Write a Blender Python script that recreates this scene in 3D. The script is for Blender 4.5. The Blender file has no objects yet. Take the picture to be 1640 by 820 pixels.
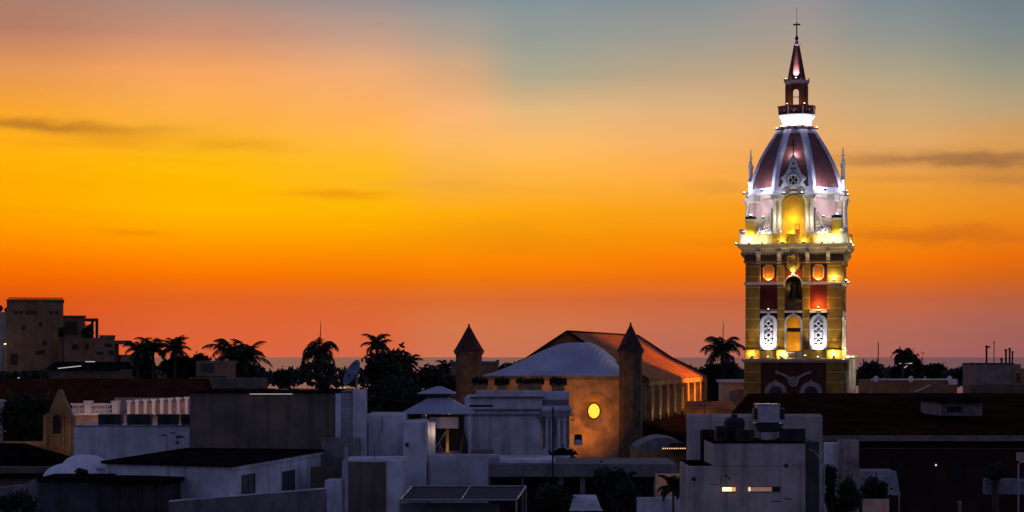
import bpy, math, random
from math import sin, cos, pi, radians, sqrt
from mathutils import Vector, Matrix
S = bpy.context.scene
COL = S.collection
R = random.Random(7)

# ------------------------------------------------------------------ camera
FOC = 3060.0          # focal length in photo pixels (1640 wide)
CZ = 16.0             # eye height
HOR = 572.0           # horizon row in the photo
cam = bpy.data.cameras.new('camera')
cam.sensor_width = 36.0
cam.lens = FOC / 1640 * 36.0
cam.shift_y = (HOR - 410) / 1640
cam.clip_start = 0.5
cam.clip_end = 200000
camo = bpy.data.objects.new('camera', cam)
camo.location = (0, 0, CZ)
camo.rotation_euler = (pi / 2, 0, 0)
COL.objects.link(camo)
S.camera = camo

# ------------------------------------------------------------------ exposure
S.view_settings.view_transform = 'Standard'
S.view_settings.look = 'None'
S.view_settings.exposure = 0
S.view_settings.gamma = 1
S.view_settings.use_curve_mapping = False

# ------------------------------------------------------------------ world: dusk sky
def lin(c):
    f = lambda v: v / 12.92 if v <= 0.04045 else ((v + 0.055) / 1.055) ** 2.4
    return tuple(f(v / 255) for v in c)

class NT:
    """small node helper"""
    def __init__(s, tree): s.t = tree
    def new(s, typ, **kw):
        n = s.t.nodes.new(typ)
        for k, v in kw.items(): setattr(n, k, v)
        return n
    def link(s, a, b): s.t.links.new(a, b)
    def math(s, op, a, b=None, clamp=False):
        n = s.new('ShaderNodeMath', operation=op); n.use_clamp = clamp
        for i, v in enumerate((a, b)):
            if v is None: continue
            if isinstance(v, (int, float)): n.inputs[i].default_value = v
            else: s.link(v, n.inputs[i])
        return n.outputs[0]
    def smooth(s, v, a, b):
        n = s.new('ShaderNodeMapRange', interpolation_type='SMOOTHSTEP')
        s.link(v, n.inputs['Value']); n.inputs['From Min'].default_value = a; n.inputs['From Max'].default_value = b
        return n.outputs['Result']
    def mix(s, f, a, b, mode='MIX'):
        n = s.new('ShaderNodeMix', data_type='RGBA', blend_type=mode)
        for sock, v in ((n.inputs[0], f), (n.inputs[6], a), (n.inputs[7], b)):
            if hasattr(v, 'links') or hasattr(v, 'is_linked'): s.link(v, sock)
            elif isinstance(v, (int, float)): sock.default_value = v
            else: sock.default_value = tuple(v) + ((1,) if len(v) == 3 else ())
        return n.outputs[2]
    def ramp(s, fac, stops, interp='LINEAR'):
        n = s.new('ShaderNodeValToRGB'); cr = n.color_ramp; cr.interpolation = interp
        while len(cr.elements) < len(stops): cr.elements.new(0.5)
        for e, (p, c) in zip(cr.elements, stops):
            e.position = p; e.color = tuple(c) + (1,)
        s.link(fac, n.inputs[0])
        return n.outputs[0]

W = bpy.data.worlds.new('World'); S.world = W; W.use_nodes = True
W.node_tree.nodes.clear()
n = NT(W.node_tree)
tc = n.new('ShaderNodeTexCoord')
sep = n.new('ShaderNodeSeparateXYZ'); n.link(tc.outputs['Generated'], sep.inputs[0])
dx, dy, dz = sep.outputs
hor = n.math('SQRT', n.math('ADD', n.math('MULTIPLY', dx, dx), n.math('MULTIPLY', dy, dy)))
slope = n.math('DIVIDE', dz, n.math('MAXIMUM', hor, 1e-4))
az = n.math('ARCTAN2', dx, dy)
ROWS = [0, 60, 120, 180, 230, 260, 300, 340, 380, 420, 450, 480, 520, 572]
COLS = {
 0: [(170,126,108),(182,126,104),(226,150,88),(248,164,50),(255,174,26),(255,177,10),(255,172,2),(255,168,0),(255,149,0),(253,122,0),(243,103,1),(222,86,16),(214,82,36),(206,82,52)],
 330: [(166,140,130),(202,144,116),(247,167,98),(252,174,74),(255,182,40),(255,187,12),(255,184,0),(255,185,0),(255,160,0),(255,132,0),(245,111,4),(226,98,34),(222,98,50),(218,100,62)],
 595: [(156,144,146),(196,158,136),(241,173,118),(254,178,92),(255,184,64),(255,186,40),(255,184,20),(255,181,2),(255,160,0),(251,132,1),(239,113,8),(222,102,44),(220,102,58),(212,102,72)],
 725: [(142,148,152),(176,160,144),(220,171,126),(251,181,118),(251,183,96),(251,181,78),(251,175,54),(255,172,15),(253,155,3),(254,134,2),(240,118,11),(218,108,45),(214,117,72),(206,117,83)],
 850: [(134,148,152),(150,156,148),(175,167,142),(228,184,125),(253,187,102),(255,184,81),(255,178,51),(253,165,17),(249,151,7),(254,131,2),(237,116,14),(214,106,49),(208,115,74),(200,115,85)],
 1110: [(136,146,150),(158,154,146),(188,165,134),(226,178,125),(245,178,104),(251,174,83),(253,170,57),(249,159,26),(251,146,10),(251,125,5),(235,111,18),(208,102,54),(196,108,78),(184,106,90)],
 1270: [(152,147,149),(166,153,142),(190,163,130),(219,174,123),(236,172,104),(243,170,85),(247,165,59),(245,155,27),(249,142,12),(249,121,6),(233,109,19),(204,100,56),(190,106,81),(178,103,91)],
 1420: [(124,138,146),(144,148,144),(173,161,134),(205,170,125),(226,170,106),(232,165,89),(241,159,55),(241,151,31),(245,138,15),(245,119,8),(227,107,22),(198,99,58),(182,103,83),(170,101,92)],
 1640: [(110,126,134),(122,134,138),(147,149,132),(184,161,123),(215,157,89),(219,153,76),(226,148,57),(232,142,31),(241,129,19),(232,108,12),(210,100,26),(184,95,61),(166,97,85),(156,94,94)],
}
VMAX = 0.2
fac = n.math('DIVIDE', slope, VMAX, True)
prev = None
for px, cols in COLS.items():
    stops = [((HOR - r) / FOC / VMAX, lin(c)) for r, c in zip(ROWS, cols)][::-1]
    c = n.ramp(fac, stops)
    a = math.atan((px - 820) / FOC)
    if prev is None: cur = c
    else: cur = n.mix(n.smooth(az, prev, a), cur, c)
    prev = a
# thin streak clouds: (px, py, half length px, half height px, strength, colour)
CL = [(60,212,150,7,.62,(150,92,40)),(185,226,70,12,.42,(210,130,30)),(375,237,75,8,.42,(225,140,20)),(545,312,75,6,.5,(225,130,10)),
      (215,377,50,5,.34,(230,110,10)),(700,298,130,8,.3,(235,165,60)),(1150,300,45,7,.3,(200,130,60)),
      (1490,262,150,9,.62,(140,96,66)),(1610,268,90,10,.5,(136,92,66)),(1620,296,80,10,.42,(150,104,64)),
      (1500,380,160,11,.5,(184,92,30)),(130,240,120,6,.22,(225,140,25)),(300,262,120,5,.16,(235,160,15)),(1440,292,60,5,.25,(170,110,60)),(1380,268,40,4,.3,(160,110,66)),(1150,390,60,5,.18,(215,110,15)),(90,345,140,6,.15,(250,140,0)),(900,305,110,6,.14,(230,150,60)),(820,390,170,22,.2,(205,125,20)),(1230,300,120,20,.12,(215,150,80))]
mp = n.new('ShaderNodeCombineXYZ'); n.link(n.math('MULTIPLY', az, 22), mp.inputs[0]); n.link(n.math('MULTIPLY', slope, 70), mp.inputs[1])
nz = n.new('ShaderNodeTexNoise'); nz.inputs['Scale'].default_value = 1.2; nz.inputs['Detail'].default_value = 8; nz.inputs['Roughness'].default_value = .62
n.link(mp.outputs[0], nz.inputs['Vector'])
nzv = n.math('SUBTRACT', nz.outputs[0], 0.5)
for (px, py, hl, hh, st, colr) in CL:
    u = n.math('DIVIDE', n.math('SUBTRACT', az, math.atan((px - 820) / FOC)), hl * 1.1 / FOC)
    v = n.math('DIVIDE', n.math('SUBTRACT', slope, (HOR - py) / FOC), hh * 1.2 / FOC)
    v = n.math('ADD', v, n.math('MULTIPLY', nzv, 3.6))
    v = n.math('ADD', v, n.math('MULTIPLY', u, 0.35))
    d = n.math('ADD', n.math('MULTIPLY', u, u), n.math('MULTIPLY', v, v))
    g = n.math('EXPONENT', n.math('MULTIPLY', d, -1.0))
    g = n.math('MULTIPLY', g, st)
    cur = n.mix(g, cur, lin(colr))
# broad soft mottling of the glow
mp2 = n.new('ShaderNodeCombineXYZ'); n.link(n.math('MULTIPLY', az, 9), mp2.inputs[0]); n.link(n.math('MULTIPLY', slope, 60), mp2.inputs[1])
nz2 = n.new('ShaderNodeTexNoise'); nz2.inputs['Scale'].default_value = 1.0; nz2.inputs['Detail'].default_value = 3
n.link(mp2.outputs[0], nz2.inputs['Vector'])
mr = n.new('ShaderNodeMapRange'); n.link(nz2.outputs[0], mr.inputs['Value'])
mr.inputs['From Min'].default_value = .25; mr.inputs['From Max'].default_value = .75
mr.inputs['To Min'].default_value = .975; mr.inputs['To Max'].default_value = 1.025
cur = n.mix(1.0, cur, mr.outputs['Result'], 'MULTIPLY')
# the rest of the dome: Nishita twilight with a blue dusk floor
sky = n.new('ShaderNodeTexSky', sky_type='NISHITA')
sky.sun_disc = False
sky.sun_elevation = radians(-2.0)
sky.sun_rotation = radians(-6.0)
sky.dust_density = 3.0
nish = n.mix(1.0, sky.outputs[0], (.06, .06, .06), 'MULTIPLY')
dusk = n.ramp(n.math('ADD', n.math('MULTIPLY', dz, .5), .5), [(0.0, (.004,.004,.006)), (.48, (.016,.015,.022)), (.52, (.155,.160,.315)), (.70, (.118,.128,.28)), (1.0, (.040,.046,.10))])
rest = n.mix(1.0, dusk, nish, 'ADD')
up = n.smooth(slope, 0.19, 0.75)
side = n.smooth(n.math('ABSOLUTE', n.math('ADD', az, .05)), 0.34, 1.1)
cur = n.mix(n.smooth(slope, .175, .24), cur, n.mix(n.smooth(slope, .19, .5), (.13,.17,.24), (.085,.075,.17)))
cur = n.mix(up, cur, rest)
cur = n.mix(side, cur, rest)
below = n.smooth(slope, -0.004, -0.02)
cur = n.mix(below, cur, (.02, .014, .016))
bg = n.new('ShaderNodeBackground'); n.link(cur, bg.inputs[0]); bg.inputs[1].default_value = 1.0
out = n.new('ShaderNodeOutputWorld'); n.link(bg.outputs[0], out.inputs[0])

# the sun has just set: only a faint warm afterglow from the west, low over the sea
sl = bpy.data.lights.new('sun', 'SUN'); sl.energy = 0.003; sl.angle = radians(10); sl.color = (1, .55, .25)
so = bpy.data.objects.new('sun', sl); so.rotation_euler = (radians(-88.5), 0, radians(6.0)); COL.objects.link(so)

# ------------------------------------------------------------------ helpers
def P(px, py, Y): return ((px - 820) * Y / FOC, Y, CZ + (HOR - py) * Y / FOC)
def PX(px, Y): return (px - 820) * Y / FOC
def PZ(py, Y): return CZ + (HOR - py) * Y / FOC

MATS = {}
def mat(name, color, rough=.8, var=.25, scale=1.5, streak=0., bump=0., bscale=20, metal=0., emit=None, estr=1., kind=None, spec=.3):
    if name in MATS: return MATS[name]
    m = bpy.data.materials.new(name); m.use_nodes = True; MATS[name] = m
    t = NT(m.node_tree); b = m.node_tree.nodes['Principled BSDF']
    b.inputs['Roughness'].default_value = rough; b.inputs['Metallic'].default_value = metal
    b.inputs['Specular IOR Level'].default_value = spec
    tc = t.new('ShaderNodeTexCoord'); geo = t.new('ShaderNodeNewGeometry')
    pos = geo.outputs['Position']
    col = tuple(color) + (1,)
    c = None
    if var:
        nz = t.new('ShaderNodeTexNoise'); nz.inputs['Scale'].default_value = scale; nz.inputs['Detail'].default_value = 6; nz.inputs['Roughness'].default_value = .62
        t.link(pos, nz.inputs['Vector'])
        f = t.smooth(nz.outputs[0], .32, .68)
        c = t.mix(f, [x * (1 - var) for x in color], [min(1, x * (1 + var * .5)) for x in color])
    if streak:
        mp = t.new('ShaderNodeMapping'); mp.inputs['Scale'].default_value = (1, 1, .07); t.link(pos, mp.inputs[0])
        n2 = t.new('ShaderNodeTexNoise'); n2.inputs['Scale'].default_value = 2.2; n2.inputs['Detail'].default_value = 5
        t.link(mp.outputs[0], n2.inputs['Vector'])
        f = t.math('MULTIPLY', t.smooth(n2.outputs[0], .5, .72), streak)
        c = t.mix(f, c if c is not None else col, [x * .35 for x in color])
    if kind == 'joints':      # ashlar: pale bed joints
        br = t.new('ShaderNodeTexBrick'); br.inputs['Scale'].default_value = 1; br.inputs['Brick Width'].default_value = 2.6; br.inputs['Row Height'].default_value = .92
        br.inputs['Mortar Size'].default_value = .02; br.offset = 0
        sx = t.new('ShaderNodeSeparateXYZ'); t.link(tc.outputs['Object'], sx.inputs[0])
        cx = t.new('ShaderNodeCombineXYZ'); t.link(sx.outputs[2], cx.inputs[1]); cx.inputs[0].default_value = 1.3
        t.link(cx.outputs[0], br.inputs['Vector'])
        c = t.mix(br.outputs['Fac'], c if c is not None else col, (.62, .56, .42))
    if kind == 'tiles':       # rows of barrel tiles across a sloping roof
        wv = t.new('ShaderNodeTexWave', wave_type='BANDS', bands_direction='X'); wv.inputs['Scale'].default_value = 1.05; wv.inputs['Distortion'].default_value = .6; wv.inputs['Detail'].default_value = 2
        t.link(tc.outputs['Object'], wv.inputs['Vector'])
        c = t.mix(t.math('MULTIPLY', wv.outputs[0], .5), c if c is not None else col, [x * .45 for x in color])
        bp = t.new('ShaderNodeBump'); bp.inputs['Strength'].default_value = .8; bp.inputs['Distance'].default_value = .08
        t.link(wv.outputs[0], bp.inputs['Height']); t.link(bp.outputs[0], b.inputs['Normal'])
    if kind == 'sheet':       # ribbed metal sheet
        wv = t.new('ShaderNodeTexWave', wave_type='BANDS', bands_direction='X'); wv.inputs['Scale'].default_value = .9; wv.inputs['Distortion'].default_value = .3
        t.link(tc.outputs['Object'], wv.inputs['Vector'])
        bp = t.new('ShaderNodeBump'); bp.inputs['Strength'].default_value = .7; bp.inputs['Distance'].default_value = .06
        t.link(wv.outputs[0], bp.inputs['Height']); t.link(bp.outputs[0], b.inputs['Normal'])
    if bump and kind is None:
        n3 = t.new('ShaderNodeTexNoise'); n3.inputs['Scale'].default_value = bscale; n3.inputs['Detail'].default_value = 4
        t.link(pos, n3.inputs['Vector'])
        bp = t.new('ShaderNodeBump'); bp.inputs['Strength'].default_value = bump; bp.inputs['Distance'].default_value = .05
        t.link(n3.outputs[0], bp.inputs['Height']); t.link(bp.outputs[0], b.inputs['Normal'])
    if c is None: b.inputs['Base Color'].default_value = col
    else: t.link(c, b.inputs['Base Color'])
    if emit:
        b.inputs['Emission Color'].default_value = tuple(emit) + (1,); b.inputs['Emission Strength'].default_value = estr
    return m

def tag(o, label=None, cat=None, group=None, kind=None):
    if label: o['label'] = label
    if cat: o['category'] = cat
    if group: o['group'] = group
    if kind: o['kind'] = kind
    return o
def thing(name, label, cat, loc, rotz=0, group=None):
    o = bpy.data.objects.new(name, None); o.empty_display_size = .3; COL.objects.link(o)
    o.location = loc; o.rotation_euler = (0, 0, rotz)
    return tag(o, label, cat, group)
def wloc(o):
    v = Vector((0, 0, 0))
    while o is not None: v += o.location; o = o.parent
    return v

class MB:
    def __init__(s): s.v = []; s.f = []
    def add(s, vs, fs):
        k = len(s.v); s.v += [tuple(v) for v in vs]; s.f += [tuple(i + k for i in f) for f in fs]; return s
    def box(s, x0, x1, y0, y1, z0, z1):
        x0, x1 = sorted((x0, x1)); y0, y1 = sorted((y0, y1)); z0, z1 = sorted((z0, z1))
        return s.add([(x0,y0,z0),(x1,y0,z0),(x1,y1,z0),(x0,y1,z0),(x0,y0,z1),(x1,y0,z1),(x1,y1,z1),(x0,y1,z1)],
                     [(0,3,2,1),(4,5,6,7),(0,1,5,4),(1,2,6,5),(2,3,7,6),(3,0,4,7)])
    def pbox(s, px0, px1, py0, py1, Y, d, z0=None):
        return s.box(PX(px0, Y), PX(px1, Y), Y, Y + d, PZ(py1, Y) if py1 is not None else (z0 or 0), PZ(py0, Y))
    def prism(s, pts, y0, y1):           # outline in x,z extruded along y (counter-clockwise seen from -y)
        m = len(pts); a = sum(pts[i][0] * pts[(i+1) % m][1] - pts[(i+1) % m][0] * pts[i][1] for i in range(m))
        if a < 0: pts = pts[::-1]
        return s.add([(x, y0, z) for x, z in pts] + [(x, y1, z) for x, z in pts],
                     [tuple(range(m)), tuple(range(2*m-1, m-1, -1))] + [(i, i+m, (i+1) % m + m, (i+1) % m) for i in range(m)])
    def foot(s, pts, z0, z1):            # footprint x,y extruded up
        m = len(pts); a = sum(pts[i][0] * pts[(i+1) % m][1] - pts[(i+1) % m][0] * pts[i][1] for i in range(m))
        if a < 0: pts = pts[::-1]
        return s.add([(x, y, z0) for x, y in pts] + [(x, y, z1) for x, y in pts],
                     [tuple(range(m-1, -1, -1)), tuple(range(m, 2*m))] + [(i, (i+1) % m, (i+1) % m + m, i+m) for i in range(m)])
    def loft(s, rings, cap=True):        # rings of equal length, counter-clockwise from above, bottom to top
        m = len(rings[0]); vs = [v for r in rings for v in r]; fs = []
        for k in range(len(rings) - 1):
            for i in range(m):
                j = (i + 1) % m
                fs.append((k*m+i, k*m+j, (k+1)*m+j, (k+1)*m+i))
        if cap: fs += [tuple(range(m-1, -1, -1)), tuple(range((len(rings)-1)*m, len(rings)*m))]
        return s.add(vs, fs)
    def lathe(s, prof, seg=16, cx=0, cy=0, ph=0, cap=True):
        return s.loft([[(cx + r*cos(ph + 2*pi*i/seg), cy + r*sin(ph + 2*pi*i/seg), z) for i in range(seg)] for r, z in prof], cap)
    def sq(s, prof, cx=0, cy=0):         # square rings: (half width, z)
        return s.loft([[(cx-h, cy-h, z), (cx+h, cy-h, z), (cx+h, cy+h, z), (cx-h, cy+h, z)] for h, z in prof])
    def octo(s, prof, cx=0, cy=0):       # octagon rings: (apothem, z), a flat face to the front
        return s.lathe([(h / cos(pi/8), z) for h, z in prof], 8, cx, cy, pi/8)
    def tube(s, pts, r, seg=6):
        pts = [Vector(p) for p in pts]; rings = []
        rs = r if isinstance(r, (list, tuple)) else [r] * len(pts)
        for i, p in enumerate(pts):
            d = (pts[min(i+1, len(pts)-1)] - pts[max(i-1, 0)]).normalized()
            u = d.orthogonal().normalized() if abs(d.z) > .95 else d.cross(Vector((0,0,1))).normalized()
            w = d.cross(u).normalized()
            rings.append([p + (u*cos(2*pi*k/seg) + w*sin(2*pi*k/seg)) * rs[i] for k in range(seg)])
        return s.loft([[tuple(v) for v in q][::-1] for q in rings])
    def ball(s, c, r, seg=10, sq=1):
        return s.lathe([(max(.001, r*sin(pi*k/6)), c[2] - r*sq*cos(pi*k/6)) for k in range(7)], seg, c[0], c[1])
    def build(s, name, m, parent=None, local=False, bevel=0, smooth=False):
        me = bpy.data.meshes.new(name)
        o = bpy.data.objects.new(name, me); COL.objects.link(o)
        if parent is not None:
            o.parent = parent; off = Vector((0,0,0)) if local else wloc(parent)
        else:
            xs, ys, zs = zip(*s.v)
            off = Vector(((min(xs)+max(xs))/2, (min(ys)+max(ys))/2, min(zs))); o.location = off
        me.from_pydata([(v[0]-off.x, v[1]-off.y, v[2]-off.z) for v in s.v], [], s.f); me.update()
        me.materials.append(m)
        if smooth:
            for p in me.polygons: p.use_smooth = True
        if bevel:
            b = o.modifiers.new('bevel', 'BEVEL'); b.width = bevel; b.segments = 2; b.limit_method = 'ANGLE'
        return o

def arch(cx, hw, z0, zt, seg=14):        # outline of a round-headed opening
    zs = zt - hw
    return [(cx-hw, z0)] + [(cx - hw*cos(pi*k/seg), zs + hw*sin(pi*k/seg)) for k in range(seg+1)] + [(cx+hw, z0)]
def arch_ring(mb, cx, hw, w, z0, zt, y0, y1, seg=14):   # moulding round such an opening
    o = arch(cx, hw + w, z0, zt + w, seg); i = arch(cx, hw, z0, zt, seg)
    m = len(o)
    for k in range(m - 1):
        q = [o[k], o[k+1], i[k+1], i[k]]
        mb.prism(q, y0, y1)
def holed(mb, x0, x1, z0, z1, cx, hw, zb, zt, y0, y1, seg=14):   # wall panel with a round-headed hole
    if zb > z0 + .001: mb.box(x0, x1, y0, y1, z0, zb)
    i = arch(cx, hw, zb, zt, seg)
    mb.box(x0, cx-hw, y0, y1, zb, z1); mb.box(cx+hw, x1, y0, y1, zb, z1)
    for k in range(1, len(i)-2):
        a, b = i[k], i[k+1]
        mb.prism([a, b, (b[0], z1), (a[0], z1)], y0, y1)
def ring_xz(mb, cx, cz, ro, ri, y0, y1, seg=24, sz=1, a0=0, a1=2*pi):
    for k in range(seg):
        t0, t1 = a0 + (a1-a0)*k/seg, a0 + (a1-a0)*(k+1)/seg
        mb.prism([(cx+ro*cos(t0), cz+ro*sz*sin(t0)), (cx+ro*cos(t1), cz+ro*sz*sin(t1)), (cx+ri*cos(t1), cz+ri*sz*sin(t1)), (cx+ri*cos(t0), cz+ri*sz*sin(t0))], y0, y1)
def disc_xz(cx, cz, r, seg=20, sz=1): return [(cx + r*cos(2*pi*k/seg), cz + r*sz*sin(2*pi*k/seg)) for k in range(seg)]

def lamp(name, loc, power, color, parent=None, radius=.1, spot=None, aim=None, blend=.6):
    l = bpy.data.lights.new(name, 'SPOT' if spot else 'POINT'); l.energy = power; l.color = color; l.shadow_soft_size = radius
    o = bpy.data.objects.new(name, l); COL.objects.link(o)
    if parent is not None: o.parent = parent
    o.location = loc
    if spot:
        l.spot_size = radians(spot); l.spot_blend = blend
        d = Vector(aim) - Vector(loc); o.rotation_euler = d.to_track_quat('-Z', 'Y').to_euler()
    return o

# palette (real-world base colours)
WHITE = mat('white limewash', (.66,.67,.70), var=.36, scale=.45, streak=.6, bump=.2)
WHITE2 = mat('clean white paint', (.78,.77,.75), var=.08)
GREY = mat('grey render', (.17,.135,.10), var=.35, scale=.5, streak=.5, bump=.2)
CONC = mat('weathered concrete', (.19,.18,.18), var=.35, scale=.8, streak=.4, bump=.2)
DARKROOF = mat('bitumen roof', (.014,.013,.014), rough=1, var=.4, scale=1, spec=0)
TILE = mat('terracotta tiles', (.24,.085,.04), var=.45, scale=1.2, kind='tiles', spec=.05)
TILEOLD = mat('old dark roof tiles', (.085,.028,.014), rough=1, var=.5, scale=.8, kind='tiles', spec=0)
ZINC = mat('zinc sheet', (.48,.51,.62), rough=.45, var=.25, scale=.35, kind='sheet')
PLASTER = mat('church ochre plaster', (.44,.27,.11), var=.4, scale=.9, streak=.35, bump=.5, bscale=3)
BEIGE = mat('beige stucco', (.28,.15,.072), var=.3, scale=.4, streak=.4)
BLACK = mat('black paint', (.015,.015,.016), rough=.5, var=0)
DARKW = mat('dark glass', (.02,.025,.035), rough=.15, var=0, spec=.6)
LEAF = mat('palm leaf', (.020,.025,.009), rough=.6, var=.4, scale=2)
LEAF2 = mat('tree leaf', (.018,.022,.008), rough=.65, var=.5, scale=1.5)
BARK = mat('bark', (.07,.055,.04), var=.4, scale=4)
STEEL = mat('galvanised steel', (.45,.45,.46), rough=.35, var=.2, scale=3, metal=.9)
WOOD = mat('old wood', (.09,.06,.04), var=.4, scale=3, streak=.5)
MAROON = mat('maroon wall', (.028,.009,.006), var=.4, scale=.7, streak=.4)
SAND = mat('sandstone', (.34,.20,.085), var=.35, scale=1.2, streak=.5, bump=.4, bscale=5)
# ------------------------------------------------------------------ the setting
g = MB(); g.box(-700, 700, -60, 520, -.6, 0); g.build('ground', mat('dark street ground', (.06,.055,.05), scale=.1)).update_tag()
tag(bpy.data.objects['ground'], kind='structure')
sm = mat('sea water', (.10,.06,.20), rough=.2, var=0, spec=.5)
t = NT(sm.node_tree); bsdf = sm.node_tree.nodes['Principled BSDF']
geo = t.new('ShaderNodeNewGeometry'); mp = t.new('ShaderNodeMapping'); mp.inputs['Scale'].default_value = (.02, .05, .05)
nz = t.new('ShaderNodeTexNoise'); nz.inputs['Scale'].default_value = 1; nz.inputs['Detail'].default_value = 4
t.link(geo.outputs['Position'], mp.inputs[0]); t.link(mp.outputs[0], nz.inputs['Vector'])
bp = t.new('ShaderNodeBump'); bp.inputs['Strength'].default_value = .15; bp.inputs['Distance'].default_value = 2
t.link(nz.outputs[0], bp.inputs['Height']); t.link(bp.outputs[0], bsdf.inputs['Normal'])
df = t.new('ShaderNodeBsdfDiffuse'); df.inputs[0].default_value = (.24,.23,.52,1); mx = t.new('ShaderNodeMixShader'); mx.inputs[0].default_value = .55  # violet-blue diffuse mixed in, painting haze over the water
mo = [q for q in sm.node_tree.nodes if q.type == 'OUTPUT_MATERIAL'][0]; t.link(df.outputs[0], mx.inputs[1]); t.link(bsdf.outputs[0], mx.inputs[2]); t.link(mx.outputs[0], mo.inputs[0])
w = MB(); w.box(-60000, 60000, 300, 120000, -8, -1); tag(w.build('sea', sm), kind='structure')

# ------------------------------------------------------------------ the bell tower
TY = 170.0
TX = PX(1276, TY)
TA = radians(-math.degrees(math.atan(TX / TY)) - 4.0)
tw = thing('bell_tower', 'tall floodlit ochre and white cathedral bell tower with maroon ribbed dome and spire', 'bell tower', (TX, TY, 0), TA)
A = 4.15
def FX(px): return (px - 1270.7) / 18.45
def FZ(py): return CZ + (HOR - py) / 18.45
def TZ(py): return CZ + (HOR - py) / 18.0
OCHRE = mat('ochre ashlar', (.36,.195,.022), var=.3, scale=1.1, streak=.25, kind='joints')
YEL = mat('yellow ochre paint', (.58,.37,.06), var=.2, scale=1.5, streak=.2)
RED = mat('dark red paint', (.17,.020,.015), var=.25, scale=1.2, streak=.2)
TRIM = mat('white lime trim', (.74,.72,.70), var=.15, scale=2, streak=.15)
CREAM = mat('cream stone', (.60,.50,.34), var=.2, scale=2, streak=.2)
PINK = mat('rose plaster', (.60,.44,.45), var=.25, scale=1.2, streak=.2)
DOME = mat('maroon dome tiles', (.20,.075,.072), rough=.5, var=.3, scale=2.5, bump=.3, bscale=9)
RIB = mat('lilac rib plaster', (.60,.60,.72), var=.15, scale=2)
BRONZE = mat('dark bronze', (.010,.008,.007), rough=.6, var=.3)
LENS = mat('lit floodlight lens', (.9,.9,.8), var=0, emit=(1,.80,.42), estr=4)
LENSS = mat('lit star lens', (.9,.9,.8), var=0, emit=(1,.85,.5), estr=30)
LENSW = mat('lit white floodlight lens', (.9,.9,.9), var=0, emit=(.95,.95,1), estr=4)
IRON = mat('wrought iron', (.012,.011,.012), rough=.6, var=0)
front_parts = []
def tp(mb, name, m, copies=(1, 3), bevel=0, parent=None, smooth=False):
    """a part of the front face, repeated on the right and left faces"""
    o = mb.build(name, m, parent or tw, local=True, bevel=bevel, smooth=smooth)
    if parent is None:
        for k in copies:
            c = o.copy(); COL.objects.link(c); c.parent = tw; c.rotation_euler = (0, 0, k * pi / 2)
    return o
# base stage
b = MB(); b.sq([(A-.05, 0), (A-.05, FZ(580))]); b.build('base_wall', mat('brown red base paint', (.085,.030,.014), var=.3, scale=.8, streak=.5), tw, True)
for sx in (-1, 1):
    for sy in (-1, 1):
        b = MB(); x = sx * (A - .62); y = sy * (A - .62)
        b.box(x-.72, x+.72, y-.72, y+.72, 0, FZ(581)); b.build('corner_pier', OCHRE, tw, True)
b = MB(); b.sq([(A+.12, FZ(581)), (A+.26, FZ(578.5)), (A+.30, FZ(576)), (A+.30, FZ(574.8)), (A+.05, FZ(574.4))]); b.build('base_cornice', CREAM, tw, True)
# ram-horn scroll, medallion and the two arched heads on the base
b = MB()
for s in (-1, 1):
    pts = []
    for k in range(15):
        u = k / 14
        pts.append((s * (.35 + 1.05*u), -A-.05, FZ(607) + .95 * u**1.0 - .62*u*u + .28*u*u*u))
    b.tube([(p[0], p[1], p[2]) for p in pts], [.14 - .06*k/14 for k in range(15)], 8)
    b.tube([(s*(1.38 + .14*sin(a)), -A-.05, FZ(594.5) + .0 + .12*cos(a) - .1) for a in [j*.6 for j in range(9)]], .07, 6)
tp(b, 'scroll_relief', mat('dim stone trim', (.36,.30,.26), var=.3, streak=.3))
b = MB(); ring_xz(b, 0, FZ(611), .45, .32, -A-.17, -A+.02, 20)
for a in range(5): b.ball((.16*cos(a*2*pi/5), -A-.07, FZ(611)+.16*sin(a*2*pi/5)), .13, 8)
b.prism(disc_xz(0, FZ(611), .33), -A-.07, -A+.02)
tp(b, 'medallion', mat('dim stone trim', None))
for cx in (-1.52, 1.52):
    b = MB(); ring_xz(b, cx, FZ(629), .98, .58, -A-.12, -A+.05, 20, 1, 0, pi); b.box(cx-.98, cx-.58, -A-.12, -A+.05, FZ(660), FZ(629)); b.box(cx+.58, cx+.98, -A-.12, -A+.05, FZ(660), FZ(629)); b.ball((cx, -A-.05, FZ(610.2)), .1)
    o = tp(b, 'arched_surround', mat('dim stone trim', None), ())
    b = MB(); b.prism(arch(cx, .58, FZ(660), FZ(629)+.58), -A-.06, -A-.04); b.build('pane', DARKW, o, True)
# shaft: hollow centre bays, four corner piers, bay walls
ZA0, ZA1 = FZ(576), FZ(498); ZB0, ZB1 = FZ(498), FZ(453); ZC1 = FZ(418)
for sx in (-1, 1):
    for sy in (-1, 1):
        b = MB(); b.box(sx*A, sx*2.91, sy*A, sy*2.91, ZA0, ZC1); b.build('corner_pier', OCHRE, tw, True, bevel=.03)
b = MB(); b.sq([(1.95, ZA0), (1.95, ZB0-.05)]); b.build('inner_wall', YEL, tw, True)
b = MB(); b.sq([(1.95, ZB0-.05), (1.95, ZC1)]); b.build('belfry_core', mat('brown inner wall', (.20,.12,.045), scale=1), tw, True)  # plain brown core, darker than the yellow wall below
b = MB(); b.sq([(A-.2, ZB0-.12), (A-.2, ZB0+.12)]); b.sq([(A-.2, ZC1-.3), (A-.2, ZC1)]); b.build('inner_floor', mat('stone floor', (.22,.17,.1)), tw, True)
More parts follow.
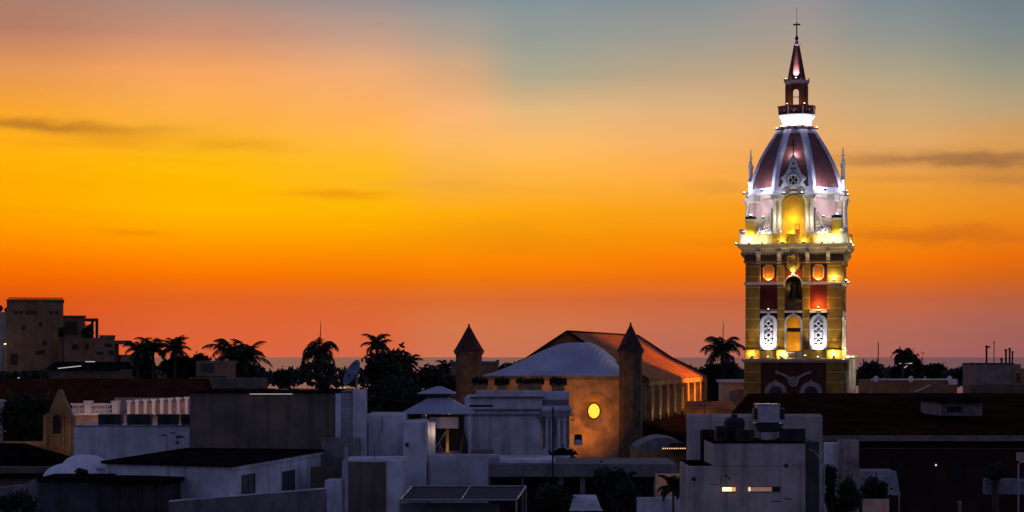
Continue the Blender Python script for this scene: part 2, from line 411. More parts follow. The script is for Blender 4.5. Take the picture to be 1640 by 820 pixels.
for s in (-1, 1):
    b = MB(); b.box(s*1.39, s*.76, -A+.06, -A+.62, ZA0, ZC1); tp(b, 'pilaster', OCHRE, bevel=.02)
    b = MB(); b.box(s*2.91, s*1.39, -A+.34, -A+.6, ZA0, ZA1); tp(b, 'bay_wall', mat('brown maroon paint', (.05,.018,.014), var=.3))
    b = MB(); b.box(s*2.91, s*1.39, -A+.30, -A+.6, ZB0, ZC1); tp(b, 'bay_wall', RED)
b = MB(); holed(b, -.76, .76, ZA0, ZA1, 0, .60, FZ(562), FZ(506), -A+.34, -A+.7); tp(b, 'arch_wall', mat('brown maroon paint', None))
b = MB(); holed(b, -.76, .76, ZB0, ZC1, 0, .70, FZ(493), FZ(442), -A+.12, -A+.7); tp(b, 'belfry_wall', RED)
# plinth of stage A
for x0, x1 in ((-A-.06, -2.85), (-1.46, -.74), (.74, 1.46), (2.85, A+.06)):
    b = MB(); b.box(x0, x1, -A-.07, -A+.15, FZ(574.2), FZ(562)); b.box(x0-.05, x1+.05, -A-.12, -A+.15, FZ(562), FZ(560)); tp(b, 'plinth_block', YEL, bevel=.015)
for s in (-1, 1):
    b = MB(); b.box(s*2.84, s*1.47, -A+.08, -A+.33, FZ(574.2), FZ(561.5)); tp(b, 'plinth_panel', YEL)
b = MB(); b.box(-.73, .73, -A-.05, -A+.33, FZ(574.2), FZ(563)); o = tp(b, 'balcony_plaque', TRIM, ())
b = MB()
for k in range(26):
    b.ball((R.uniform(-.58,.58), -A-.06, R.uniform(FZ(572.5), FZ(565))), R.uniform(.05,.1), 6)
b.build('relief', YEL, o, True)
# windows of stage A
def shutter(cx):
    b = MB(); arch_ring(b, cx, .58, .17, FZ(560), FZ(507), -A-.02, -A+.33); b.box(cx-.1, cx+.1, -A-.08, -A+.3, FZ(504), FZ(500))
    o = tp(b, 'window_surround', TRIM)
    b = MB(); b.box(cx-.76, cx+.76, -A-.06, -A+.34, FZ(501), FZ(498)); tp(b, 'lintel', TRIM, bevel=.02)
    b = MB(); b.prism(arch(cx, .575, FZ(560), FZ(507)-.005), -A+.16, -A+.34); f = tp(b, 'shutter', WHITE2)
    b = MB(); b.prism(arch(cx, .36, FZ(551), FZ(512.5)), -A+.15, -A+.2); b.build('lattice_backing', DARKW, f, True)
    b = MB(); z0, z1 = FZ(551), FZ(512)
    # white lattice: crossing diagonals clipped to the arched opening, and scallop tips
    for s in (-1, 1):
        for k in range(-2, 7):
            p = []
            for j in range(13):
                u = j / 12; x = s * (-.36 + .72*u); z = z0 + .50*(k + u*2.0*.72) - .3
                top = z1 - .36 + sqrt(max(0, .36**2 - x*x)) if True else z1
                if z0 <= z <= top: p.append((cx + x, -A+.12, z))
            if len(p) > 1: b.tube(p, .058, 4)
    for k in range(5):
        for s in (-1, 0, 1):
            zz = z0 + .2 + .5*k*.8; xx = cx + s*.24
            if zz < z1 - .4: b.ball((xx, -A+.12, zz), .085, 6)
    b.build('lattice', WHITE2, f, True)
for cx in (-2.15, 2.15): shutter(cx)
b = MB(); arch_ring(b, 0, .60, .17, FZ(562), FZ(506), -A-.02, -A+.33); b.box(-.1, .1, -A-.08, -A+.3, FZ(503), FZ(499)); tp(b, 'window_surround', TRIM)
b = MB(); b.box(-.76, .76, -A-.06, -A+.34, FZ(500.5), FZ(497.5)); tp(b, 'lintel', TRIM, bevel=.02)
b = MB(); b.box(-.75, .75, -A+.9, -A+1.2, FZ(531), FZ(525)); tp(b, 'tie_beam', WOOD)
# belfry
b = MB(); prof = [(.02, 1.75), (.14, 1.72), (.22, 1.6), (.3, 1.4), (.34, 1.0), (.40, .6), (.52, .28), (.64, .06), (.66, 0), (.58, 0)]
b.lathe([(r, FZ(478) + z*.82) for r, z in prof][::-1], 20, 0, -A+1.0); o = tp(b, 'bell', BRONZE, smooth=True)
b = MB(); b.tube([(0, -A+1.0, FZ(478)+.6), (0, -A+1.0, FZ(478)-.12)], .04); b.ball((0, -A+1.0, FZ(478)-.1), .09); b.build('clapper', IRON, o, True)
b = MB(); b.box(-.74, .74, -A+.85, -A+1.15, FZ(450), FZ(445.5)); tp(b, 'bell_beam', WOOD)
b = MB(); arch_ring(b, 0, .70, .13, FZ(460), FZ(442), -A-.02, -A+.14); tp(b, 'arch_moulding', CREAM)
b = MB(); b.box(-.68, .68, -A+.45, -A+.6, FZ(492), FZ(484)); tp(b, 'parapet', mat('stone floor', None), ())
for x0, x1 in ((-A-.1, -.84), (.84, A+.1)):
    b = MB(); b.box(x0, x1, -A-.10, -A+.32, FZ(455.5), FZ(453.2)); b.box(x0, x1, -A-.16, -A+.32, FZ(453.2), FZ(451.6)); tp(b, 'string_course', TRIM)
for s in (-1, 1):
    b = MB(); b.box(s*2.9, s*1.4, -A-.03, -A+.3, FZ(497.4), FZ(495.2)); tp(b, 'sill', CREAM)
# stage C: octagonal frames, coat of arms, consoles
for cx in (-2.15, 2.15):
    b = MB(); cz = FZ(435.5); hw, hh, c = .40, .56, .17
    def octs(g): return [(cx-hw-g, cz-hh+c), (cx-hw+c, cz-hh-g), (cx+hw-c, cz-hh-g), (cx+hw+g, cz-hh+c), (cx+hw+g, cz+hh-c), (cx+hw-c, cz+hh+g), (cx-hw+c, cz+hh+g), (cx-hw-g, cz+hh-c)]
    o, i = octs(.10), octs(0)
    for k in range(8): b.prism([o[k], o[(k+1) % 8], i[(k+1) % 8], i[k]], -A+.14, -A+.31)
    p = tp(b, 'octagonal_frame', CREAM)
    b = MB(); b.prism(i, -A+.24, -A+.31); b.build('panel', mat('burnt orange paint', (.48,.19,.03), var=.25), p, True)
    for ex in (-.73, .73): b = MB(); b.box(cx+ex-.03, cx+ex+.03, -A+.2, -A+.31, FZ(451.5), FZ(420)); tp(b, 'bay_moulding', CREAM)
b = MB(); sh = [(-.72,FZ(408)),(-.5,FZ(409.5)),(0,FZ(406.5)),(.5,FZ(409.5)),(.72,FZ(408)),(.62,FZ(422)),(.55,FZ(429)),(.25,FZ(434)),(0,FZ(437)),(-.25,FZ(434)),(-.55,FZ(429)),(-.62,FZ(422))]
b.prism(sh, -A-.27, -A+.14); o = tp(b, 'coat_of_arms', SAND, ())
b = MB()
for k in range(70):
    a = R.uniform(0, 2*pi); r = sqrt(R.random()); x = .52*r*cos(a); z = FZ(421)+.66*r*sin(a)
    b.ball((x, -A-.27, z), R.uniform(.04,.09), 6)
for s in (-1, 1): b.tube([(s*(.15+.3*sin(u*2.2)), -A-.3, FZ(432)+1.25*u) for u in [k/10 for k in range(11)]], .06)
b.lathe([(.22,FZ(414)),(.26,FZ(411)),(.12,FZ(408.5)),(.04,FZ(407))], 10, 0, -A-.27)
b.build('relief', YEL, o, True)
def console(mb, x, y0):
    pts = [(0,0),(.12,.0),(.28,-.1),(.42,-.4),(.34,-.8),(.2,-1.15),(.12,-1.5),(.04,-1.65),(0,-1.7)]
    return pts
for x in (-3.0, -1.22, 1.22, 3.0):      # S-scroll consoles under the cornice
    prof = [(0,0),(.5,0),(.56,-.14),(.44,-.34),(.26,-.52),(.2,-.8),(.12,-1.0),(0,-1.05)]
    b = MB(); vs = []
    for xx in (x-.17, x+.17): vs += [(xx, -A+.02-p[0], FZ(402)+p[1]) for p in prof]
    m = len(prof); b.add(vs, [tuple(range(m)), tuple(range(2*m-1, m-1, -1))] + [(i, i+m, (i+1)%m+m, (i+1)%m) for i in range(m)])
    tp(b, 'console', CREAM)
# entablature
b = MB(); b.sq([(A+.02, FZ(421)), (A+.14, FZ(420)), (A+.16, FZ(417.5)), (A+.06, FZ(417)), (A+.04, FZ(406)), (A+.12, FZ(405.2))]); b.build('frieze', mat('brown ochre paint', (.20,.10,.04), var=.3, streak=.3), tw, True)
b = MB(); b.sq([(A+.12, FZ(405.2)), (A+.28, FZ(403)), (A+.34, FZ(401)), (A+.36, FZ(399.2)), (A+.54, FZ(397)), (A+.60, FZ(395.5)), (A+.66, FZ(393)), (A+.72, FZ(391.5)), (A+.72, FZ(390.3)), (A+.3, FZ(389.8))]); b.build('cornice', CREAM, tw, True)
b = MB()
for k in range(4):
    q = MB()
    for j in range(34):
        x = -A + .05 + j * (2*A-.1)/33
        q.box(x-.07, x+.07, -A-.26, -A, FZ(407.6), FZ(405))
    rot = Matrix.Rotation(k*pi/2, 4, 'Z'); b.add([rot @ Vector(v) for v in q.v], q.f)
b.build('dentil_band', CREAM, tw, True)
# gallery balustrade
GH = 4.58
for k in range(4):
    for s in (-1, 1):
        b = MB(); b.box(s*(GH-.01), s*1.75, -GH, -GH+.22, FZ(389.7), FZ(376)); b.box(s*(GH-.3), s*1.75, -GH-.05, -GH+.27, FZ(376), FZ(374.6)); b.box(s*2.95-.03, s*2.95+.03, -GH-.03, -GH, FZ(389.6), FZ(376.2))
        o = b.build('balustrade', mat('pale yellow paint', (.66,.56,.30), var=.15, scale=2), tw, True); o.rotation_euler.z = k*pi/2
    b = MB(); b.box(-1.75, 1.75, -GH-.14, -GH+.2, FZ(389.7), FZ(376.5)); b.box(-1.82, 1.82, -GH-.2, -GH+.24, FZ(376.5), FZ(374.8)); b.box(-1.82, 1.82, -GH-.2, -GH+.24, FZ(389.65), FZ(388.2))
    o = b.build('balcony_front', YEL, tw, True); o.rotation_euler.z = k*pi/2
    b = MB()
    for j in range(60):
        x = R.choice((-1, 1)) * R.uniform(.45, 1.55)
        b.ball((x, -GH-.14, R.uniform(FZ(386.5), FZ(378.5))), R.uniform(.04,.09), 6)
    b.build('relief', mat('ochre relief', (.42,.26,.05)), o, True)
for sx in (-1, 1):
    for sy in (-1, 1):
        x, y = sx*(GH-.22), sy*(GH-.22)
        b = MB(); b.box(x-.3, x+.3, y-.3, y+.3, FZ(389.7), FZ(376)); b.box(x-.38, x+.38, y-.38, y+.38, FZ(376), FZ(374.2)); b.build('corner_pedestal', TRIM, tw, True, bevel=.02)
        b = MB(); b.lathe([(.12,FZ(374.2)),(.16,FZ(373)),(.34,FZ(370.5)),(.40,FZ(369)),(.30,FZ(368)),(.36,FZ(367.2)),(.2,FZ(366.6)),(.05,FZ(366))], 14, x, y); b.build('urn', TRIM, tw, True, smooth=True)
        # inner corner pier with dark slab cap
        x, y = sx*3.72, sy*3.72
        b = MB(); b.box(x-.42, x+.42, y-.42, y+.42, FZ(389.7), FZ(352.5)); b.build('corner_pier', YEL, tw, True, bevel=.02)
        b = MB(); b.box(x-.48, x+.48, y-.48, y+.48, FZ(352.5), FZ(349.6)); b.build('pier_cap', TRIM, tw, True)
        b = MB(); b.box(x-.44, x+.44, y-.44, y+.44, FZ(349.5), FZ(345.5)); b.tube([(x-.1,y,FZ(345.5)), (x-.25,y,FZ(342.5))], .06); b.build('flood_box', BLACK, tw, True)
b = MB(); b.sq([(GH-.02, FZ(390.2)), (GH-.02, FZ(389.6))]); b.build('gallery_floor', CONC, tw, True)
# drum
b = MB(); b.octo([(3.86, FZ(389.7)), (3.86, TZ(319))]); b.build('drum', PINK, tw, True)
b = MB(); b.octo([(3.86, TZ(321)), (4.02, TZ(320)), (4.10, TZ(317)), (4.22, TZ(315.5)), (4.22, TZ(312.5)), (4.0, TZ(311.8))]); b.build('drum_cornice', TRIM, tw, True)
for sx in (-1, 1):      # white brackets under the cornice on the front flanks
    b = MB(); b.prism([(sx*3.95,TZ(318)),(sx*3.45,TZ(318)),(sx*3.5,TZ(328)),(sx*3.85,TZ(328))], -3.4, -2.9); tp(b, 'cornice_bracket', TRIM, (1,2,3))
# portico
b = MB(); holed(b, -.98, .98, FZ(389.6), FZ(309), 0, .68, FZ(376), FZ(315), -4.06, -3.7); b.prism([(-.7,FZ(309)),(.7,FZ(309)),(.62,FZ(305.8)),(.35,FZ(304)),(0,FZ(303.2)),(-.35,FZ(304)),(-.62,FZ(305.8))], -4.1, -3.7); tp(b, 'portal_wall', YEL)
b = MB(); b.prism(arch(0, .675, FZ(376), FZ(315)-.005), -3.9, -3.84); o = tp(b, 'portal_back', mat('deep yellow paint', (.55,.33,.03), var=.15))
b = MB(); b.box(.12, .16, -3.93, -3.9, FZ(376), FZ(359)); b.box(.48, .52, -3.93, -3.9, FZ(376), FZ(359)); b.box(.12, .52, -3.935, -3.9, FZ(359), FZ(358)); b.box(.16, .48, -3.92, -3.9, FZ(376), FZ(367)); b.build('door', mat('dark red paint', None), o, True)
b = MB(); arch_ring(b, 0, .68, .09, FZ(350), FZ(315), -4.12, -4.04); tp(b, 'arch_moulding', YEL)
for s in (-1, 1):
    b = MB(); b.box(s*1.78, s*.98, -4.05, -3.6, FZ(389.6), FZ(318)); tp(b, 'portico_pier', CREAM)
    for x in (1.18, 1.62):
        b = MB(); b.box(s*x-.2, s*x+.2, -4.42, -4.0, FZ(389.6), FZ(373)); b.lathe([(.2,FZ(373)),(.2,FZ(371.5)),(.145,FZ(370)),(.15,FZ(350)),(.125,FZ(326)),(.16,FZ(325.2)),(.14,FZ(324.4)),(.2,FZ(321)),(.22,FZ(319.6)),(.22,FZ(318.4))], 14, s*x, -4.24); tp(b, 'column', TRIM, smooth=False)
    b = MB(); b.box(s*1.9, s*.84, -4.5, -3.9, FZ(318.4), FZ(316)); b.box(s*1.95, s*.8, -4.56, -3.9, FZ(316), FZ(312.2)); tp(b, 'entablature', TRIM, bevel=.02)
    # volute buttress: concave quarter with carved flowers under it
    b = MB(); pts = [(s*1.85, FZ(389.5)), (s*1.85, FZ(331))]
    for k in range(13):
        a = k/12*pi/2; pts.append((s*(3.42 - 1.5*cos(a)), FZ(334) - .92*sin(a)))
    pts += [(s*3.42, FZ(389.5))]
    b.prism(pts, -4.02, -3.6); o = tp(b, 'volute_buttress', PINK)
    b = MB()
    q = [(s*(3.42 - 1.5*cos(k/12*pi/2)), FZ(334) - .92*sin(k/12*pi/2)) for k in range(13)]
    for k in range(12): b.prism([q[k], q[k+1], (q[k+1][0], q[k+1][1]-.22), (q[k][0] , q[k][1]-.22)], -4.14, -3.6)
    b.build('scroll_band', TRIM, o, True)
    b = MB()
    for k in range(46):
        u = R.random(); x = 2.0 + 1.25*u; zt = .9 - .75*u
        b.ball((s*x, -4.03, FZ(375) + R.uniform(0, .3 + zt)), R.uniform(.06,.15), 7)
    for k in range(6): b.tube([(s*(2.8-.08*k), -4.05, FZ(370)+.1*k), (s*(2.35-.05*k), -4.08, FZ(350)+.12*k)], .035)
    b.build('flower_relief', TRIM, o, True)
# dome
DP = [(313,72),(309,71.6),(300,70.4),(290,68.2),(280,65.2),(270,61.6),(260,57.6),(250,52.8),(240,47.5),(230,41.6),(220,35.4),(210,29.5)]
DPR = [(r/18.0, TZ(py)) for py, r in DP]
b = MB(); b.octo(DPR); dome = b.build('dome', DOME, tw, True)
def dpt(face, r, z, u):       # point on face k at lateral offset u
    a = -pi/2 + face*pi/4
    return (r*cos(a) - u*sin(a), r*sin(a) + u*cos(a), z)
for k in range(8):            # ribs sit astride the corner between face k and k+1
    b = MB(); t8 = math.tan(pi/8); rw = .33; e = .07
    rings = []
    for r, z in DPR:
        w1 = rw if r > 2 else rw * (.55 + .45*r/2)
        h = r*t8; he = (r+e)*t8
        c0 = dpt(k, r+e, z, he); i1 = dpt(k, r+e, z, h-w1); j1 = dpt(k, r-.1, z, h-w1)
        i2 = dpt(k+1, r+e, z, -(h-w1)); j2 = dpt(k+1, r-.1, z, -(h-w1))
        rings.append([j1, i1, c0, i2, j2])
    b.loft(rings); b.build('dome_rib', RIB, tw, True)
    b = MB(); r0, z0 = DPR[0]; r1, z1 = 71.0/18, TZ(305)
    h = r0*t8 - rw
    b.loft([[dpt(k, r0+e, z0, -h), dpt(k, r0+e, z0, h), dpt(k, r0-.1, z0, h), dpt(k, r0-.1, z0, -h)], [dpt(k, r1+e, z1, -h), dpt(k, r1+e, z1, h), dpt(k, r1-.1, z1, h), dpt(k, r1-.1, z1, -h)]]); b.build('dome_border', RIB, tw, True)
    r1, z1 = DPR[-1]; r0, z0 = 33.0/18, TZ(216.5); h = r0*t8 - rw*.8
    b = MB(); b.loft([[dpt(k, r0+e, z0, -h), dpt(k, r0+e, z0, h), dpt(k, r0-.1, z0, h), dpt(k, r0-.1, z0, -h)], [dpt(k, r1+e, z1, -h*.75), dpt(k, r1+e, z1, h*.75), dpt(k, r1-.1, z1, h*.75), dpt(k, r1-.1, z1, -h*.75)]]); b.build('dome_border', RIB, tw, True)
# gothic gables with rosette and double cross on the four main faces
def gx(px): return (px - 1268.5) / 18.4
half = [(1268.5,249),(1264,252),(1263,260),(1260,270),(1256,278),(1248.5,284.5),(1253,291),(1249.5,297),(1250.5,302)]
pts = [(gx(x), FZ(y)) for x, y in half] + [(-gx(x), FZ(y)) for x, y in half[::-1][:-1]]
b = MB(); b.prism(pts, -4.22, -3.98)
m = len(pts); gable = tp(b, 'gothic_gable', TRIM, (1,2,3), bevel=.03)
b = MB(); ring_xz(b, 0, FZ(288.5), .56, .47, -4.32, -4.2, 28); o = b.build('rosette_ring', TRIM, gable, True)
b = MB()
for a in range(4):
    cx, cz = .235*cos(a*pi/2), FZ(288.5)+.235*sin(a*pi/2)
    b.prism(disc_xz(cx, cz, .14, 12), -4.235, -4.2)
b.prism(disc_xz(0, FZ(288.5), .07, 10), -4.236, -4.2)
for a in range(4):
    b.prism(disc_xz(.36*cos(pi/4+a*pi/2), FZ(288.5)+.36*sin(pi/4+a*pi/2), .065, 8), -4.236, -4.2)
for cx, cz, r in ((0, FZ(262), .10), (-.12, FZ(269.5), .095), (.12, FZ(269.5), .095), (0, FZ(274), .07)): b.prism(disc_xz(cx, cz, r, 10), -4.235, -4.2)
q = MB(); ring_xz(q, 0, FZ(288.5), .62, .565, -4.238, -4.2, 28); q.build('rosette_groove', IRON, gable, True)
b.build('rosette_opening', mat('dark opening', (.02,.012,.015), var=0), gable, True)
b = MB()
for s in (-1, 1):
    ring_xz(b, s*.62, FZ(305.5), .3, .12, -4.4, -4.0, 14)
    b.prism(disc_xz(s*.62, FZ(305.5), .14, 12), -4.36, -4.0)
b.box(-1.0, 1.0, -4.2, -3.9, FZ(311), FZ(308)); tp(b, 'scroll_base', mat('dim stone', (.10,.08,.08)), (1,2,3))
b = MB(); b.box(-.045,.045,-4.14,-4.06,FZ(249.5),FZ(222)); b.box(-.2,.2,-4.13,-4.07,FZ(227.2),FZ(225.4)); b.box(-.3,.3,-4.13,-4.07,FZ(233),FZ(231)); b.lathe([(.12,FZ(250.5)),(.14,FZ(249.3)),(.05,FZ(247))],8,0,-4.1); tp(b, 'cross', IRON, ())
# side gables carry slender pinnacles seen in profile
for k in (1, 3):
    b = MB(); b.sq([(.17,FZ(302)),(.15,FZ(262)),(.22,FZ(261)),(.24,FZ(257)),(.13,FZ(255)),(.09,FZ(246)),(.12,FZ(243)),(.06,FZ(240)),(.07,FZ(236)),(.02,FZ(229))], 0, -4.06); o = b.build('pinnacle', TRIM, tw, True); o.rotation_euler.z = k*pi/2
# collar, bowl, railing, lantern, spire
b = MB(); b.octo([(1.66,TZ(210.5)),(1.66,TZ(206.5)),(1.5,TZ(205.5)),(1.5,TZ(204))]); b.build('collar', mat('dark maroon paint', (.10,.03,.035)), tw, True)
b = MB(); b.octo([(1.32,TZ(204.2)),(1.34,TZ(202)),(1.22,TZ(200.5)),(1.22,TZ(198)),(1.3,TZ(194)),(1.46,TZ(189.5)),(1.58,TZ(187)),(1.62,TZ(185.5)),(1.3,TZ(185))]); b.build('bowl', WHITE2, tw, True)
b = MB(); b.octo([(1.50,TZ(185.4)),(1.56,TZ(173.2)),(1.64,TZ(172.8)),(1.64,TZ(171.2)),(1.45,TZ(171))]); rail = b.build('railing', mat('dark red paint', None), tw, True)
for k in range(8):
    b = MB()
    for j in range(9):
        u = R.uniform(-.38,.38); b.ball(dpt(k, 1.54, R.uniform(TZ(183), TZ(175.5)), u), R.uniform(.03,.07), 6)
    for u in (-.63, .63): b.tube([dpt(k, 1.51, TZ(185), u), dpt(k, 1.58, TZ(173), u)], .05, 5)
    b.build('monogram_relief', PINK, rail, True)
b = MB(); b.octo([(.86,TZ(172)),(.86,TZ(136)),(.95,TZ(134.8))]); lan = b.build('lantern', mat('red brown paint', (.27,.09,.04), var=.3, streak=.2), tw, True)
for k in (0, 2, 4, 6):
    a = k*pi/4
    b = MB(); arch_ring(b, 0, .25, .07, TZ(171), TZ(145), -.93, -.8); o = b.build('window_frame', mat('red brown paint', None), lan, True); o.rotation_euler.z = a
    b = MB(); b.prism(arch(0, .25, TZ(171), TZ(145)), -.885, -.80); o2 = b.build('window_pane', mat('lit lantern glass', (.6,.5,.4), var=.2, emit=(.95,.62,.36), estr=.62), lan, True); o2.rotation_euler.z = a
    b = MB(); b.box(-.25,.25,-.91,-.88,TZ(158),TZ(157)); o3 = b.build('glazing_bar', IRON, lan, True); o3.rotation_euler.z = a
for k in range(8):
    b = MB(); h = .86*math.tan(pi/8); b.tube([dpt(k,.9,TZ(171.5),h), dpt(k,.9,TZ(136.5),h)], .09, 8); b.build('colonnette', mat('red brown paint', None), lan, True)
b = MB(); b.octo([(.90,TZ(136)),(1.02,TZ(134)),(1.08,TZ(132)),(1.1,TZ(130.2)),(.85,TZ(129.6))]); b.build('lantern_cornice', PINK, tw, True)
for k in range(8):
    b = MB(); p = dpt(k, 1.04, TZ(130), 1.04*math.tan(pi/8)); b.tube([p, (p[0]*1.06, p[1]*1.06, TZ(126.5))], [.06,.02], 5); b.build('antefix', PINK, tw, True)
b = MB(); b.octo([(.74,TZ(129.8)),(.52,TZ(106)),(.22,TZ(73.5))]); sp = b.build('spire', mat('maroon spire tiles', (.22,.07,.06), var=.3), tw, True)
for k in range(8):
    t8 = math.tan(pi/8); b = MB(); b.tube([dpt(k,.74,TZ(129.6),.74*t8), dpt(k,.22,TZ(73.5),.22*t8)], [.075,.035], 5); b.build('spire_rib', mat('dark maroon paint', None), sp, True)
b = MB(); b.octo([(.22,TZ(73.5)),(.30,TZ(73)),(.32,TZ(71.8)),(.16,TZ(70.8)),(.13,TZ(66)),(.07,TZ(64.4))]); b.build('spire_cap', PINK, tw, True)
b = MB(); b.ball((0,0,TZ(61.5)), .17, 12); b.lathe([(.1,TZ(59)),(.05,TZ(56))],8); b.box(-.05,.05,-.05,.05,TZ(58),TZ(36)); b.box(-.32,.32,-.045,.045,TZ(40.6),TZ(38.2)); b.build('top_cross', IRON, tw, True)
b = MB(); b.tube([(0,0,TZ(36.5)), (0,0,TZ(12))], .018, 5); b.build('lightning_rod', IRON, tw, True)

# floodlights of the tower (each fixture is a small box with a lit lens and a real lamp)
AMB = (1,.62,.16); YLW = (1,.80,.34); WHT = (.93,.92,1.0); VIO = (.86,.84,1.0)
def flood(x, y, z, power, color, aim=None, lens=None, rad=.08, dist=.16, cone=60):
    b = MB(); b.box(x-.11, x+.11, y-.09, y+.09, z-.02, z+.12); o = b.build('floodlight', BLACK, tw, True)
    b = MB(); b.ball((x, y, z+.13), .075, 8, .8); b.build('lens', lens or LENS, o, True)
    if aim: lamp('floodlamp', (x, y, z+.2), power, color, tw, rad, cone, aim, .7)
    else: lamp('floodlamp', (x, y, z+dist+.14), power, color, tw, rad)
zs = FZ(574)
flood(-3.6, -A-.28, zs, 34, AMB, dist=.3); flood(-1.0, -A-.28, zs, 60, YLW, dist=.3); flood(3.5, -A-.28, zs, 80, YLW, dist=.3)
for x in (-2.15, 2.15): flood(x, -A-.62, FZ(574), 480, WHT, aim=(x, -A+.16, FZ(541)), lens=LENSW, cone=74)
flood(-2.15, -A-.16, FZ(451), 34, (1,.46,.06), rad=.05); flood(2.15, -A-.16, FZ(451), 38, (1,.46,.06), rad=.05); flood(3.5, -A-.3, FZ(451), 60, YLW, dist=.2)
flood(2.15, -A-.24, FZ(494.8), 120, (1,.48,.07), rad=.05)
flood(0, -A-.46, FZ(441.5), 42, (1,.72,.25), rad=.05, lens=LENSS)
flood(-2.15, -A-.16, FZ(497.4), .1, WHT, rad=.05)
lamp('assumed_niche_lamp', (0, -A+1.25, FZ(557)), 60, (1,.55,.12), tw, .1); lamp('assumed_niche_lamp', (0, -A+1.15, FZ(524)), 45, (1,.55,.12), tw, .1)          # assumed lamps for the lit inside of the middle arch
lamp('belfry_lamp', (.45, -2.2, FZ(488)), 5, YLW, tw, .05); lamp('belfry_lamp', (-.45, -2.2, FZ(460)), 3, YLW, tw, .05)  # upper lamp added to brighten the wall behind the bell
flood(-3.5, -A-.6, FZ(572), 170, YLW, aim=(-3.5, -A, FZ(500)), cone=40); flood(3.5, -A-.6, FZ(572), 320, YLW, aim=(3.5, -A, FZ(500)), cone=40); flood(-1.07, -A-.6, FZ(572), 250, YLW, aim=(-1.07, -A, FZ(510)), cone=30); flood(1.07, -A-.6, FZ(572), 200, YLW, aim=(1.07, -A, FZ(510)), cone=30)
# right flank
flood(A+.35, -3.4, zs, 110, YLW, dist=.4); flood(A+.35, -1.0, zs, 100, WHT, lens=LENSW, dist=.4); flood(A+.35, 2.2, zs, 100, YLW, dist=.4)
flood(A+.8, -2.4, zs, 500, YLW, aim=(A, -2.4, FZ(490)), cone=60); flood(A+.8, 1.5, zs, 500, YLW, aim=(A, 1.5, FZ(490)), cone=60)
flood(A+.35, -3.4, FZ(451), 40, YLW); flood(A+.35, 0.8, FZ(451), 40, YLW)
# gallery parapet, from the cornice ledge in front of it
CG = FZ(390)
for x, p, c in ((-3.75, 55, (1,.90,.58)), (-2.6, 34, (1,.86,.42)), (-.9, 24, (1,.80,.14)), (.9, 24, (1,.80,.14)), (2.5, 48, (1,.86,.42)), (3.5, 62, (1,.90,.58))): flood(x, -GH-.45, CG, p, c, dist=.12)
for y, p in ((-3.6, 50), (-1.2, 40), (2, 40)): flood(GH+.3, y, CG, p, YLW, dist=.1)
flood(-GH-.45, -3.4, CG, 40, WHT, dist=.1)
# behind the parapet: corner piers, portico and drum
for x, p, c in ((-3.7, 40, (1,.86,.08)), (3.7, 40, (1,.86,.08)), (-2.5, 60, (1,.93,.85)), (2.5, 60, (1,.93,.85)), (-1.4, 34, (1,.88,.6)), (1.4, 34, (1,.88,.6))): flood(x, -4.32 if abs(x) < 3 else -4.28, FZ(384), p, c, dist=.3)
lamp('assumed_portal_lamp', (0, -4.28, FZ(378)), 60, (1,.74,.2), tw, .1); lamp('assumed_portal_lamp', (0, -4.62, FZ(350)), 75, (1,.72,.16), tw, .1)  # assumed lamps without fixtures, added to brighten the portal arch
for s in (-1, 1): lamp('assumed_portico_lamp', (s*1.4, -4.95, FZ(352)), 26, (1,.9,.7), tw, .1)  # assumed bare lamps that brighten the portico columns
for y, p in ((-2.6, 60), (0, 40), (2.6, 60)): flood(4.32, y, FZ(384), p, WHT, lens=LENSW)
# drum and dome floods (white-violet)
for s in (-1, 1): flood(s*2.6, -4.42, FZ(349), 34, (1,.93,.93), lens=LENSW, rad=.1, aim=(s*2.7, -3.9, FZ(318)), cone=120)
for s in (-1, 1):
    flood(s*3.72, -3.72, FZ(345.4), 90, (1,.86,.80), lens=LENSW, rad=.1)
    flood(s*2.75, -4.05, TZ(311.5), 100, VIO, lens=LENSW, dist=.4, rad=.15)
    flood(s*4.5, -1.7, TZ(312), 90, VIO, lens=LENSW, dist=.4, rad=.15)
    flood(s*4.4, 1.8, TZ(312), 45, VIO, lens=LENSW, dist=.4)
    flood(s*.78, -4.75, FZ(311.5), 13, WHT, lens=LENSW, dist=.2, rad=.06)
flood(0, -3.35, FZ(249), 50, WHT, lens=LENSW, dist=.12)                # behind the gable cross
for a in range(8):
    x, y = 1.78*sin(a*pi/4), -1.78*cos(a*pi/4)
    flood(x, y, TZ(207), 40, WHT, lens=LENSW, dist=.1)
flood(0, -1.02, TZ(129.6), 550, WHT, aim=(0, -.5, TZ(112)), lens=LENSW, rad=.04, cone=70)
flood(-.9, -.6, TZ(129.6), 3, WHT, lens=LENSW, dist=.05, rad=.04)
flood(-.75, -1.15, TZ(171), 5, (1,.5,.15), dist=.1); flood(.75, -1.15, TZ(171), 3, (1,.6,.35), dist=.1)

# buttress block of the church behind the tower's right side
bt = thing('church_buttress', 'pale pilastered stone block rising beside the foot of the lit tower', 'buttress', (PX(1361,174), 174, 0))
b = MB(); b.pbox(1351, 1371, 571, None, 174, 3); b.build('wall', CREAM, bt)
for px in (1354.5, 1361, 1367.5):
    b = MB(); b.pbox(px-1.6, px+1.6, 576, 625, 173.85, .2); b.build('pilaster', TRIM, bt)
b = MB(); b.pbox(1349.5, 1373, 568, 571, 173.7, 3.5); b.build('cornice', TRIM, bt)

